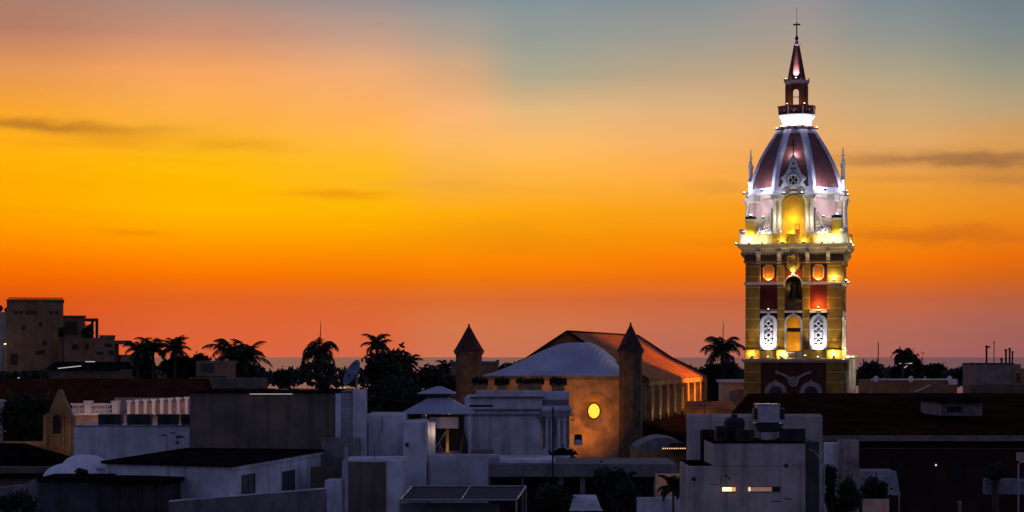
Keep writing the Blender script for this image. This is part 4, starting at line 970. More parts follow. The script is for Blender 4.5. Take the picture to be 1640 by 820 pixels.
# --- blue-white wall house with condensers
Y = 110
bw = thing('whitewashed_house', 'plain whitewashed wall in blue dusk shade with stain patches', 'house', (PX(210,Y),Y,0))
part('wall', WHITE, bw, 118, 304, 683, None, Y, 6, .04)
part('coping', CONC, bw, 117, 304, 681.8, 683, Y-.05, .5)
def condenser(px0, px1, py0, py1, Y, label, group='air conditioner condensers on the wall'):
    t = thing('air_conditioner', label, 'air conditioner', (PX((px0+px1)/2,Y),Y,PZ(py1,Y)), 0, group)
    b = MB(); b.pbox(px0, px1, py0, py1-1.2, Y, .9); b.build('casing', mat('dark grey casing', (.026,.026,.028), rough=.5), t, bevel=.02)
    x = PX(px0*.55+px1*.45, Y); z = PZ((py0+py1)/2, Y); r = (py1-py0)*.38*Y/FOC
    b = MB(); ring_xz(b, x, z, r, r*.9, Y-.03, Y+.01, 20); ring_xz(b, x, z, r*.55, r*.48, Y-.03, Y+.01, 16)
    for k in range(6): a = k*pi/6; b.tube([(x-r*cos(a),Y-.02,z-r*sin(a)),(x+r*cos(a),Y-.02,z+r*sin(a))], .008, 4)
    b.build('grille', BLACK, t)
    b = MB(); b.pbox(px0+1, px0+3, py1-1.2, py1, Y+.1, .6); b.pbox(px1-3, px1-1, py1-1.2, py1, Y+.1, .6); b.build('foot', STEEL, t)
for px0, px1, l in ((157,193,'condenser box furthest left, under the pierced balustrade'),(203,240,'condenser box second from left on the whitewashed wall'),(252,283,'third condenser box, narrower, on the whitewashed wall'),(290,303,'condenser box half hidden by the big grey wall')):
    condenser(px0, px1, 663.5, 681.8, Y+.6, l)
# --- big grey building, its white piers and lattice
Y = 106
gb = thing('grey_building', 'big blank grey rendered building with white corner piers', 'building', (PX(440,Y),Y,0))
part('wall', GREY, gb, 304, 537, 629.5, None, Y, 9)
part('coping', DARKROOF, gb, 303, 545, 626.5, 629.4, Y-.15, 9.3)
part('pier', WHITE, gb, 537.2, 545.5, 630, None, Y-.2, 1)
b = MB(); b.pbox(545.5, 565, 629, None, Y+.3, .3); lt = b.build('lattice_panel', GREY, gb)
b = MB(); b.pbox(546.5, 564, 631, 706, Y+.285, .02); b.build('lattice_backing', BLACK, lt)
b = MB()
for k in range(24): b.pbox(546.5, 564, 631+k*3.2, 632.3+k*3.2, Y+.25, .036)
for j in range(6): b.pbox(546.5+j*3.3, 547.8+j*3.3, 630.5, 706.5, Y+.247, .04)
b.build('lattice', WHITE, lt)
part('pier', WHITE, gb, 565, 585, 625, None, Y-.2, 1.4, .03)
part('rear_wall', CONC, gb, 545.5, 566, 626, None, Y+.7, 6)
b = MB(); b.pbox(400, 468, 630.4, 631.7, Y-.35, .1); tag(b.build('glow_strip', mat('lit flashing glow', (.8,.8,.75), var=0, emit=(1,.9,.75), estr=.32)), 'glow strip standing in for lit flashing along the top of the grey wall', 'tube light')  # emissive strip paints the light caught by the ridge flashing
for px0, px1, l in ((440,462,'small roof skylight strip, left, catching light above the grey wall'),(478,509,'longer roof skylight strip above the grey wall')):
    b = MB(); b.pbox(px0, px1, 623.4, 626, 112, .4); tag(b.build('skylight', mat('pale glazing', (.5,.5,.48), rough=.2)), l, 'skylight')
sk = part('roof_wall', WHITE, None, 584.5, 646, 664.5, None, 108, 6, .03); tag(sk, 'white stepped roof wall right of the lattice pier', 'wall')
sk = part('roof_wall', WHITE, None, 645.5, 681, 676, None, 107, 5, .03); tag(sk, 'white roof wall at the foot of the gazebo', 'wall')
dish('satellite_dish', 'large blue satellite dish tilted on its mast before the great tree', 571, 601, 128, .95, radians(62), radians(-62), mat('blue dish paint', (.10,.16,.24), rough=.4), PZ(626,128))
q = random.Random(3)
for k, (px, l) in enumerate(((546,'first small lit globe on the far wall by the dish'),(552,'second small lit globe on the far wall by the dish'),(559,'dark finial lump on the far wall by the dish'))):
    b = MB(); x, y, z = P(px, 622.5 if k < 2 else 601, 126); b.ball((x,y,z), .09, 8); b.tube([(x,y,z-.3),(x,y,z)], .03); tag(b.build('globe_lamp', mat('dim lit globe', (.8,.75,.6), var=0, emit=(1,.8,.5), estr=.5) if k < 2 else BLACK), l, 'lamp')
# --- white house with dark flat roof and two windows
def pt(px, Y): return (PX(px, Y), Y)
hs = thing('white_house', 'white corner house with flat black roof and two small windows', 'house', (PX(370,90),90,0))
C0, C1, C2, C3 = pt(370,90), pt(514,104.5), pt(300,106), pt(168,93)
zt = PZ(748, 90)
b = MB(); b.foot([C0,C1,C2,C3], 0, zt); b.build('wall', WHITE, hs, bevel=.03)
def off(p, c, k): return (p[0]+(p[0]-c[0])*k, p[1]+(p[1]-c[1])*k)
cc = ((C0[0]+C1[0]+C2[0]+C3[0])/4, (C0[1]+C1[1]+C2[1]+C3[1])/4)
b = MB(); b.foot([off(p, cc, .035) for p in (C0,C1,C2,C3)], zt+.003, zt+.14); b.build('roof', DARKROOF, hs)
b = MB(); b.foot([off(p, cc, .02) for p in (C0,C1)] + [off(p, cc, -.02) for p in (C1,C0)], zt-.16, zt+.002); b.build('eaves_band', WHITE, hs)
dv = Vector((C1[0]-C0[0], C1[1]-C0[1], 0)); L = dv.length; dv /= L; nv = Vector((dv.y, -dv.x, 0))
def facade_box(mb, u0, u1, z0, z1, n0, n1):
    o = Vector((C0[0], C0[1], 0)); mb.foot([tuple((o+dv*u+nv*w)[:2]) for u, w in ((u0,n0),(u1,n0),(u1,n1),(u0,n1))], z0, z1)
for u0, u1, py0, py1, Yw in ((1.5, 3.45, 761, 802, 91.8), (7.85, 9.9, 755, 791, 98.0)):
    z0, z1 = PZ(py1, Yw), PZ(py0, Yw); f = .07
    b = MB(); facade_box(b, u0, u0+f, z0, z1, -.02, .05); facade_box(b, u1-f, u1, z0, z1, -.02, .05); facade_box(b, u0+f, u1-f, z1-f, z1, -.02, .05); facade_box(b, u0+f, u1-f, z0, z0+f, -.02, .05); o = b.build('window', WOOD, hs)
    b = MB(); facade_box(b, u0+f, u1-f, z0+f, z1-f, -.02, .006); b.build('pane', mat('blue grey shutter', (.07,.09,.11), rough=.4, var=.2), o)
    b = MB(); facade_box(b, (u0+u1)/2-.02, (u0+u1)/2+.02, z0+f, z1-f, .007, .03); b.build('mullion', WOOD, o)
lp = part('lattice_screen', GREY, hs, 497, 541, 748, None, 100.5, .3)
tw2 = thing('yard_wall', 'low grey wall crossing in front of the white corner house', 'wall', (PX(400,86),86,0))
b = MB(); a, c = pt(270,86.5), pt(522,95); b.foot([a, c, (c[0],c[1]+.4), (a[0],a[1]+.4)], 0, PZ(800,88)-.0); b.build('wall', CONC, tw2)
b = MB(); b.foot([a, c, (c[0],c[1]+.5), (a[0],a[1]+.5)], PZ(800,88)+.003, PZ(798.5,88)); b.build('coping', WHITE, tw2)
bk = part('shaded_wall', CONC, None, 514, 575, 702, None, 104.6, 1.2, .03); tag(bk, 'stained pale wall below the lattice panel and white piers', 'wall')
bk = part('lean_to_wall', WHITE, None, 520, 545, 770, None, 97, 2, .03); tag(bk, 'small white lean-to wall at the bottom left of the lattice garage', 'wall')
gg = thing('garage', 'grey lattice fronted garage block below the white stepped wall', 'garage', (PX(590,99),99,0))
part('wall', WHITE, gg, 548, 644, 738, None, 99, 5, .03)
part('lattice_panel', GREY, gg, 560, 618, 740, None, 98.85, .2)
part('downpipe', WHITE, gg, 552, 557, 716, None, 98.7, .18)
# --- vaults and sheds, lower left
def vault(label, px0, px1, py0, py1, Y, d):
    x0, x1, z0, z1 = PX(px0,Y), PX(px1,Y), PZ(py1,Y), PZ(py0,Y); c = (x0+x1)/2; r = (x1-x0)/2
    b = MB(); b.loft([[(c + r*cos(e_)**.8*cos(2*pi*i/32), Y+d/2 + d/2*cos(e_)**.8*sin(2*pi*i/32), z0 + (z1-z0)*sin(e_)) for i in range(32)] for e_ in [k/10*pi/2*.985 for k in range(11)]])
    t = thing('vaulted_roof', label, 'vaulted roof', (c, Y+d/2, 0), 0, 'white rounded vaults')
    b.build('dome', mat('smooth white vault', (.74,.75,.79), var=.12), t, smooth=True)
    b = MB(); b.lathe([(r*.98, 0), (r*.98, z0-.01), (r*1.04, z0-.008), (r*1.04, z0+.05)], 32, c, Y+d/2); b.build('drum_wall', WHITE, t)
vault('white rounded vault roof, the nearer and lower of two', 58, 150, 744, 771, 94, 2.8)
vault('white rounded vault roof, the higher one behind', 90, 166, 730, 752, 98, 2.4)
ws = thing('side_wall_house', 'pale low wall with curved shoulder at the bottom left corner', 'wall', (PX(20,93),93,0))
b = MB(); Yq = 93; o = [(PX(-30,Yq),0)] + [(PX(a,Yq),PZ(c,Yq)) for a, c in ((-30,783),(0,781),(38,777),(50,769),(58,766),(72,768),(72,790))] + [(PX(72,Yq),0)]; b.prism(o, Yq, Yq+1); b.build('wall', CONC, ws)
sh = thing('roof_shed', 'dark panelled roof shed with black flat roof at lower left', 'shed', (PX(170,89),89,0))
part('wall', mat('dark blue grey panel', (.085,.085,.105), var=.4, scale=.8, streak=.6), sh, 62, 160, 772, None, 89, 3)
part('plank_wall', mat('dark planks', (.05,.042,.04), var=.4, streak=.7), sh, 160.5, 275, 775, None, 88.8, 3)
part('roof', DARKROOF, sh, 58, 160, 766, 771.8, 88.7, 3.6); part('roof', DARKROOF, sh, 160, 280, 769, 774.8, 88.5, 3.7)
for px in (70, 92, 118, 140, 186, 205, 224, 246): part('batten', WOOD, sh, px-.8, px+.8, 775.2, None, 88.68, .1)
tree('potted_shrub', 'dark shrub in the bottom left corner', 22, 790, 840, 84, 38, 44, 1800, .14, 'rooftop plants', 'shrub', 8)
tree('potted_shrub', 'dark plant on the shed edge before the vaults', 128, 748, 775, 91, 14, 45, 700, .1, 'rooftop plants', 'shrub', 5)
# --- gazebo
Y = 112
gz = thing('gazebo', 'two tiered metal roofed gazebo with a lit yellow post inside', 'gazebo', (PX(700,Y),Y,0))
def hip(px0, px1, py, qx0, qx1, qy, Y, d, dt):
    return [rect(PX(px0,Y),PX(px1,Y),Y,Y+d,PZ(py,Y)), rect(PX(px0,Y),PX(px1,Y),Y,Y+d,PZ(py-1.2,Y)), rect(PX(qx0,Y),PX(qx1,Y),Y+d/2-dt,Y+d/2+dt,PZ(qy,Y))]
b = MB(); b.loft(hip(641, 758, 663, 684, 718, 638, Y, 4.4, .8)); b.build('lower_roof', ZINC, gz)
b = MB(); b.pbox(686, 716, 629, 640, Y+1.5, 1.3); b.build('neck', mat('dark louvre', (.05,.05,.06)), gz)
b = MB(); b.loft(hip(668, 729, 631, 698, 705, 619, Y+1, 2.4, .1)); b.build('upper_roof', ZINC, gz)
for px in (647, 752):
    for dy in (.3, 3.9): b = MB(); b.box(PX(px,Y)-.07, PX(px,Y)+.07, Y+dy, Y+dy+.14, PZ(790,Y), PZ(662.5,Y)); b.build('post', WHITE, gz)
b = MB(); b.pbox(688, 734, 668, 686, Y+.5, .25); b.build('beam', mat('pinkish paint', (.62,.5,.46), var=.15), gz)
b = MB(); b.pbox(714.2, 718.8, 686.2, 726, Y+2, .16); b.build('lit_post', mat('yellow paint', (.8,.55,.12), var=.1), gz)
b = MB(); b.pbox(684, 743, 664, 730, Y+4.6, .2); b.build('rear_wall', mat('dim brown wall', (.10,.06,.05), var=.4), gz)
lamp('assumed_gazebo_light', (PX(716.5,Y), Y+1.55, PZ(721,Y)), 2.6, (1,.55,.12), None, .06)  # assumed unseen lamp that lights the yellow post
lamp('assumed_gazebo_beam_light', (PX(695,Y), Y-.8, PZ(690,Y)), 7.0, (1,.66,.48), None, .1)  # lamp added for the pinkish light on the beam, source assumed
part('floor', CONC, gz, 640, 790, 726.2, 729, Y+.2, 4.6)
b = MB(); b.tube([P(697,718,Y+.9),P(706,704,Y+.9),P(714,692,Y+.9)], .045, 5); b.tube([P(704,708,Y+.9),P(706,716,Y+.9),P(709,722,Y+.9)], .03, 5); b.tube([P(705,714,Y+.9),P(703,720,Y+.9)], .025, 5); tag(b.build('driftwood_branch', mat('bleached branch', (.5,.45,.4))), 'bleached bare branch leaning beside the yellow post', 'branch')
b = MB(); x = PX(743.5,Y); b.lathe([(.2,PZ(726,Y)),(.21,PZ(712,Y)),(.15,PZ(702,Y)),(.05,PZ(696,Y)),(.03,PZ(693,Y))],10,x,Y+.3); tag(b.build('folded_umbrella', BLACK), 'black folded umbrella standing right of the gazebo opening', 'umbrella')
b = MB(); b.pbox(680.5, 697, 676, None, Y-.4, .5); o = b.build('gazebo_wall', WHITE); tag(o, 'narrow white pier left of the gazebo opening', 'pier')
b = MB(); b.pbox(752, 790, 648.5, 652, Y+2, .5); tag(b.build('gutter_arm', BLACK), 'short black gutter arm right of the gazebo roof', 'gutter')
wl2 = part('terrace_wall', WHITE, None, 681, 800, 728, None, 109, .6, .04); tag(wl2, 'long white terrace wall below the gazebo', 'wall')
# --- white building with curved cornices
Y = 118
wb = thing('cornice_building', 'white building with stacked mouldings and a colonnaded corner porch', 'building', (PX(830,Y),Y,0))
b = MB(); b.pbox(744, 868, 636, None, Y, 8); b.build('wall', WHITE, wb, bevel=.05)
b = MB(); b.pbox(762, 872, 625.5, 635.8, Y-.1, 1.2); b.build('parapet', mat('rose white wash', (.58,.54,.56), var=.2, streak=.3), wb, bevel=.05)
b = MB(); b.pbox(752, 873, 635, 637, Y-.25, .5); b.pbox(744, 870, 655, 657, Y-.2, .4); b.pbox(742, 869, 663, 665, Y-.16, .3); b.build('moulding', CONC, wb, bevel=.03)
b = MB(); b.pbox(869, 912, 627, 641, Y+.6, 4); b.build('porch_parapet', WHITE, wb, bevel=.05)
b = MB(); b.pbox(868.5, 914, 650, 655, Y-.3, 5); o2 = PZ(655,Y)
b.loft([rect(PX(870,Y),PX(912,Y),Y,Y+4.6,PZ(668,Y)), rect(PX(868,Y),PX(914,Y),Y-.25,Y+4.8,PZ(661,Y)), rect(PX(867,Y),PX(915.5,Y),Y-.4,Y+5,PZ(657,Y)), rect(PX(867,Y),PX(915.5,Y),Y-.4,Y+5,PZ(655,Y)-.004)]); b.build('porch_cornice', WHITE, wb)
b = MB(); b.pbox(870, 911, 641, 650, Y+.3, 4); b.build('porch_frieze', CONC, wb)
b = MB()
for k in range(12):
    a0, a1 = k/12*pi/2, (k+1)/12*pi/2
    b.prism([(PX(858+12*sin(a0),Y), PZ(716-50*cos(a0)*1.0,Y)) , (PX(858+12*sin(a1),Y), PZ(716-50*cos(a1),Y)), (PX(870,Y),PZ(716-50*cos(a1),Y)), (PX(870,Y),PZ(716-50*cos(a0),Y))], Y-.18, Y-.01)
b.build('corner_scroll', CONC, wb)
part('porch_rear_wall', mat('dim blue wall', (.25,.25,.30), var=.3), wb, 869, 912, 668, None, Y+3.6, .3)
for px in (876, 884, 895, 904):
    x = PX(px,Y)
    b = MB(); b.box(x-.16,x+.16,Y+.1,Y+.42,PZ(722,Y),PZ(717,Y)); b.lathe([(.14,PZ(717,Y)),(.12,PZ(712,Y)),(.10,PZ(676,Y)),(.15,PZ(673,Y)),(.17,PZ(671,Y)),(.17,PZ(668.2,Y))],12,x,Y+.26); b.build('column', WHITE, wb)
part('porch_base', WHITE, wb, 866, 914, 722, None, Y, 4)
for k in range(3):
    px = 880 + k*9.8
    b = MB(); arch_ring(b, PX(px,Y), .13, .05, PZ(680,Y), PZ(671,Y), Y+.2, Y+.34, 10); b.build('arch', WHITE, wb)
for i, (px0, px1, l) in enumerate(((760,778,'left roof planter with bush on the cornice building'),(796,812,'middle roof planter with pale rim on the cornice building'),(830,868,'long roof planter with trailing weeds'),(884,904,'small roof planter above the porch'))):
    t = thing('roof_planter', l, 'planter', (PX((px0+px1)/2,Y+2),Y+2,PZ(626,Y+2)), 0, 'roof planters')
    part('box', SAND, t, px0, px1, 613.5, 626, Y+2, .6)
    q = random.Random(50+i); b = MB()
    for k in range(420):
        p = Vector(P(q.uniform(px0-3, px1+3), 611 + q.gauss(0,2.6), Y+2.3)); p.y += q.uniform(-.4,.4); n1 = Vector((q.gauss(0,1),q.gauss(0,1),q.gauss(0,1))).normalized(); n2 = n1.orthogonal(); b.add([p-n1*.12,p+n2*.05,p+n1*.12,p-n2*.05],[(0,1,2,3)])
    b.build('foliage', LEAF2, t)
t = thing('balcony_planter', 'square white planter box with a low plant on the porch ledge', 'planter', (PX(901,108),108,PZ(746,108)))
part('box', WHITE, t, 888, 914, 730, 746, 108, .8, .02)
q = random.Random(77); b = MB()
for k in range(500):
    p = Vector(P(901+q.gauss(0,8), 726+q.gauss(0,3), 108.4)); n1 = Vector((q.gauss(0,1),q.gauss(0,1),q.gauss(0,1))).normalized(); n2 = n1.orthogonal(); b.add([p-n1*.14,p+n2*.06,p+n1*.14,p-n2*.06],[(0,1,2,3)])
b.build('foliage', LEAF2, t)
b = MB(); b.tube([P(885.5,770,99.4), P(885.5,652,99.4)], .05, 6); tag(b.build('flag_pole', BLACK), 'thin black pole rising before the porch columns', 'pole')
# --- concrete terrace with deep shade below
Y = 101
ct = thing('concrete_terrace', 'flat pale concrete terrace slab on posts over dark plants', 'terrace', (PX(940,Y),Y,0))
b = MB(); b.pbox(782, 1084, 743, 764, Y, 6); b.build('slab', CONC, ct, bevel=.04)
part('rear_slab', WHITE, ct, 800, 890, 737, 742.5, Y+1, 5)
for px in (783, 837, 897, 932, 1050): part('post', CONC, ct, px-(3 if px > 840 else 1.5), px+(5 if px > 840 else 1.5), 764.2, None, Y+.3, .3)
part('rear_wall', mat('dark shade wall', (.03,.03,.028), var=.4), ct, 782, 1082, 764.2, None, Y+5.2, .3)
q = random.Random(9)
pg = thing('pergola', 'glass roofed pergola frame with pale rails at the bottom centre', 'pergola', (PX(735,92),92,0))
b = MB(); za = PZ(801,90); zb = za + .28
fr = [(PX(640,90),90,za),(PX(827,90),90,za),(PX(842,95.5),95.5,zb),(PX(660,95.5),95.5,zb)]
for i in range(4): b.tube([fr[i], fr[(i+1)%4]], .045, 6)
b.tube([(PX(738,90),90,za),(PX(753,95.5),95.5,zb)], .03, 6); b.build('rail', STEEL, pg)
b = MB(); b.add([(v[0],v[1],v[2]-.03) for v in fr] + [(v[0],v[1],v[2]-.05) for v in fr], [(0,1,2,3),(7,6,5,4),(0,4,5,1),(1,5,6,2),(2,6,7,3),(3,7,4,0)]); b.build('glass_roof', mat('smoked glass', (.03,.03,.038), rough=.6, var=.3, spec=.1), pg)
for p in fr: b = MB(); b.tube([(p[0],p[1],0),(p[0],p[1],p[2]-.05)], .05, 6); b.build('post', STEEL, pg)
bw2 = part('courtyard_wall', CONC, None, 640, 800, 806, None, 91.5, .3, .03); tag(bw2, 'grey courtyard wall under the glass pergola', 'wall')
aw = thing('awning', 'small pale awning over dark plants under the terrace', 'awning', (PX(938,90),90,0))
b = MB(); b.loft([rect(PX(914,90),PX(963,90),90,92,PZ(815,90)), rect(PX(920,90),PX(957,90),91.2,92,PZ(797,90))]); b.build('canopy', WHITE, aw)
b = MB(); b.pbox(912, 965, 815.2, 818, 89.9, .1); b.build('valance', WHITE2, aw)
for px in (917, 960): b = MB(); b.tube([(PX(px,90),90.3,0),(PX(px,90),90.3,PZ(816,90))], .03, 5); b.build('post', STEEL, aw)
bw3 = part('low_wall', WHITE, None, 1020, 1102, 797, None, 92, .4, .03); tag(bw3, 'low pale wall behind the stems left of the white cube block', 'wall')
tree('broad_tree', 'dark leafy plant under the concrete terrace', 985, 752, 830, 93, 34, 51, 3200, .16, 'dark plants under the terrace', 'tree', 11)
tree('broad_tree', 'dark plant between awning and terrace posts', 880, 772, 835, 92, 40, 52, 2600, .16, 'dark plants under the terrace', 'tree', 10)
palm('palm_tree', 'thin stemmed dark potted palm left of the white cube block', 1078, 782, 88, .85, 53, 16, 1.0, .05, 'dark plants under the terrace')
palm('palm_tree', 'small dark palm spreading under the terrace edge', 1000, 768, 96, .8, 54, 14, 1.0, .05, 'dark plants under the terrace')
lw = part('lit_wall', mat('peach wall', (.55,.40,.30), var=.3), None, 1050, 1102, 759, None, 97.5, .3); tag(lw, 'peach wall scrap lit warm behind the potted palm', 'wall')
lamp('assumed_courtyard_light', (PX(1070,97), 96.6, PZ(769,97)), 4.5, (1,.52,.28), None, .08)  # assumed unseen lamp for the warm patch on the peach wall
tree('broad_tree', 'dark vine hanging before the peach lit wall', 1094, 758, 800, 96, 18, 55, 1400, .1, 'dark plants under the terrace', 'tree', 7)
# --- roofs right of the church wall
Y = 126
rr = thing('vaulted_house', 'low house with pale rounded roof right of the round window', 'house', (PX(1065,Y),Y,0))
part('wall', mat('ochre wall', (.40,.26,.10), var=.3, streak=.4), rr, 1018, 1110, 722, None, Y, 6)
b = MB(); xs = [PX(1020 + k*8.2, Y) for k in range(11)]; zs2 = [PZ(721 - 22*sin(pi*(k+.6)/11.6)**.7, Y+2) for k in range(11)]
b.prism([(xs[0], PZ(722,Y)+.003)] + list(zip(xs, zs2)) + [(xs[-1], PZ(722,Y)+.003)], Y+.4, Y+5.5); b.build('roof', mat('pale roof membrane', (.22,.22,.24), var=.3, bump=.3, bscale=2), rr)
b = MB(); b.add([(PX(1060,Y),Y-1,PZ(719,Y)),(PX(1112,Y),Y-1,PZ(719,Y)),(PX(1112,Y),Y+1,PZ(706,Y)),(PX(1085,Y),Y+1,PZ(706,Y)),(PX(1060,Y),Y-1,PZ(720,Y)),(PX(1112,Y),Y-1,PZ(720,Y)),(PX(1112,Y),Y+1,PZ(720,Y)),(PX(1085,Y),Y+1,PZ(720,Y))],[(0,1,2,3),(7,6,5,4),(0,4,5,1),(1,5,6,2),(2,6,7,3),(3,7,4,0)]); b.build('tile_roof', TILEOLD, rr)
t = thing('light_string', 'string of tiny warm bulbs along a tiled eave', 'string light', (PX(1085,Y),Y-1.1,PZ(720,Y)))
b = MB(); b.tube([P(1061,717.5,Y-1.1), P(1105,717.5,Y-1.1)], .012, 4); b.build('wire', BLACK, t)
for k in range(13):
    b = MB(); b.ball(P(1062+k*3.5, 718.2, Y-1.1), .045, 6); b.build('bulb', mat('warm bulb', (1,.8,.5), var=0, emit=(1,.62,.25), estr=1.1), t)
tp2 = thing('tiled_parapet', 'lit red tiled parapet between nave corner and tower', 'parapet', (PX(1150,160),160,0))
part('wall', PLASTER, tp2, 1100, 1176, 654, None, 160, 1)
b = MB(); b.add([(PX(1100,160),159.6,PZ(655,160)),(PX(1178,160),159.6,PZ(655,160)),(PX(1176,160),161.5,PZ(643,160)),(PX(1102,160),161.5,PZ(643,160)),(PX(1100,160),161.5,PZ(655,160)),(PX(1178,160),161.5,PZ(655,160))],[(0,1,2,3),(1,5,2),(4,0,3),(5,4,3,2),(0,4,5,1)]); b.build('tile_coping', tl, tp2)
lamp('assumed_parapet_light', (PX(1128,158), 158, PZ(663,158)), 26, SOD, None, .15)  # assumed unseen lamp lighting the tiled parapet
pv = thing('pale_annex', 'pale flat roofed annex wall left of the tower foot', 'annex', (PX(1175,186),186,0))
part('wall', CREAM, pv, 1158, 1204, 613, None, 186, 4); part('cornice', TRIM, pv, 1155, 1204, 608.5, 612.8, 185.7, 4.5)
part('terrace', CONC, pv, 1172, 1200, 626, None, 183, 2)
# --- white cube block, right foreground
Y = 80
OFFW = mat('stained off white paint', (.50,.43,.37), var=.35, scale=.5, streak=.6, bump=.2)
cb = thing('white_block', 'stained white cube block with dark doorway and two slit lights', 'building', (PX(1200,Y),Y,0))
part('lower_wall', OFFW, cb, 1102, 1290, 747, None, Y, 4, .03)
part('upper_wall', OFFW, cb, 1143, 1290, 710, 746.9, Y, 4, .03)
part('rear_wall', OFFW, cb, 1101, 1318, 663.5, None, Y+5, .6, .12)
part('side_wall', mat('dark side wall', (.075,.07,.065), var=.4, streak=.5), cb, 1290.2, 1312, 708, None, Y+.15, 4)  # side wall coloured darker than the front walls of the block
part('doorway', mat('dark opening', None), cb, 1122, 1144, 688, 749, Y+4.9, .12)
part('terrace_floor', DARKROOF, cb, 1104, 1143, 745.6, 746.9, Y+.3, 4.5)
part('roof_edge', DARKROOF, cb, 1141.5, 1291, 708, 709.9, Y-.05, 4.2)
def slit(px0, px1, m):
    b = MB(); b.pbox(px0-1, px1+1, 779, 780.2, Y-.04, .05); b.pbox(px0-1, px1+1, 787, 788.2, Y-.04, .05); o = b.build('slit_window', CONC, cb)
    b = MB(); b.pbox(px0, px1, 780.3, 786.9, Y-.012, .01); b.build('pane', m, o)
slit(1157, 1172, mat('lit slit glass', (1,.9,.6), var=0, emit=(1,.80,.42), estr=1.5)); slit(1172.6, 1178, mat('amber slit glass', (1,.6,.2), var=0, emit=(1,.50,.12), estr=.7)); slit(1201, 1236, mat('dim slit glass', (.4,.3,.25), var=.3, emit=(.8,.4,.25), estr=.22)); slit(1237, 1250, DARKW)
b = MB(); b.pbox(1199.4, 1201.4, 780.5, 786.5, Y-.05, .03); b.build('slit_lamp', mat('lit slit glass', None), cb)
lamp('slit_glow', (PX(1168,Y), Y-.35, PZ(783,Y)), .35, (1,.5,.2), None, .04); lamp('slit_glow', (PX(1215,Y), Y-.3, PZ(783,Y)), .12, (1,.35,.2), None, .04)
for px, py in ((1259,746),(1111,767),(1163,762)):
    b = MB(); b.prism(disc_xz(PX(px,Y), PZ(py,Y), .09 if px != 1163 else .05, 12), Y-.02, Y+.01); b.build('vent_hole', BLACK, cb)
b = MB(); b.pbox(1283, 1289, 737, None, Y-.16, .14); b.build('downpipe', OFFW, cb)
b = MB(); pts = [P(1296,720,Y-.02),P(1303,722,Y-.02),P(1310,730,Y-.02),P(1317,742,Y-.02),P(1320,756,Y-.02),P(1319,800,Y-.02),P(1320,840,Y-.02)]; b.tube(pts, .035, 6); tag(b.build('conduit', mat('grey conduit', (.3,.28,.26))), 'curved grey conduit hanging down the dark side of the cube block', 'conduit')
ex = thing('exhaust_unit', 'shiny galvanised exhaust hood unit on the white block roof', 'exhaust unit', (PX(1233,82),82,PZ(708,82)))
b = MB(); b.pbox(1214, 1249, 648, 678, 82, 1.2); b.build('hood', STEEL, ex, bevel=.04)
b = MB(); b.pbox(1213, 1250, 647, 649, 81.95, 1.3); b.build('hood_cap', STEEL, ex)
b = MB(); b.loft([rect(PX(1217,82),PX(1247,82),82.2,83.1,PZ(692,82)), rect(PX(1209,82),PX(1256,82),82,83.3,PZ(678.3,82))]); b.build('transition', STEEL, ex)
b = MB(); b.pbox(1219, 1244, 692.2, 708, 82.25, .8); b.build('duct', STEEL, ex)
for s, a in ((1208,1213.8),(1249.2,1257)): b = MB(); b.pbox(s, a, 654, 672, 82.2, .7); b.build('louvre', mat('dark grey casing', None), ex)
b = MB(); b.pbox(1230, 1240, 659, 662, 81.97, .04); b.build('name_plate', mat('pale plate', (.5,.45,.38)), ex)
def tank(px, py0, py1, w, Y, label):
    x = PX(px,Y); r = w*Y/FOC; z0, z1 = PZ(py1,Y), PZ(py0,Y); h = z1-z0
    t = thing('water_tank', label, 'water tank', (x,Y,z0), 0, 'black roof water tanks')
    b = MB(); b.lathe([(r,z0),(r*1.02,z0+h*.2),(r*.98,z0+h*.25),(r*1.02,z0+h*.45),(r*.98,z0+h*.5),(r,z0+h*.75),(r*.8,z0+h*.88),(r*.3,z0+h*.93)],20,x,Y); b.build('body', BLACK, t)
    b = MB(); b.lathe([(r*.3,z0+h*.93),(r*.32,z0+h),(r*.05,z0+h*1.02)],14,x,Y); b.build('lid', BLACK, t)
tank(1176, 664, 709, 17, 82.3, 'black ribbed water tank left of the exhaust hood')
condenser(1148, 1164, 682, 708, 81, 'black condenser beside the ribbed water tank', 'roof condensers on the white block'); condenser(1180, 1208, 688, 708, 81.2, 'low black condenser under the exhaust hood, left side', 'roof condensers on the white block'); condenser(1252, 1290, 686, 708, 81, 'black condenser right of the exhaust hood', 'roof condensers on the white block')
# --- scraps right of the block
a1 = part('broken_wall', WHITE, None, 1322, 1345, 709, None, 90, .6, .03); tag(a1, 'bright white wall scrap right of the cube block', 'wall')
a1 = part('stained_wall', mat('stained beige wall', (.34,.28,.24), var=.5, scale=1.2, streak=.7), None, 1345.5, 1376, 705, None, 89.5, .7, .03); tag(a1, 'stained beige wall end under the gutter', 'wall')
tree('round_tree', 'dark bush before the stained beige wall', 1358, 762, 830, 88, 22, 56, 1800, .13, 'dark plants under the big roof', 'tree', 8)
tree('round_tree', 'dark hanging plant on the white wall scrap', 1330, 745, 815, 88.5, 13, 57, 1100, .12, 'dark plants under the big roof', 'tree', 6)
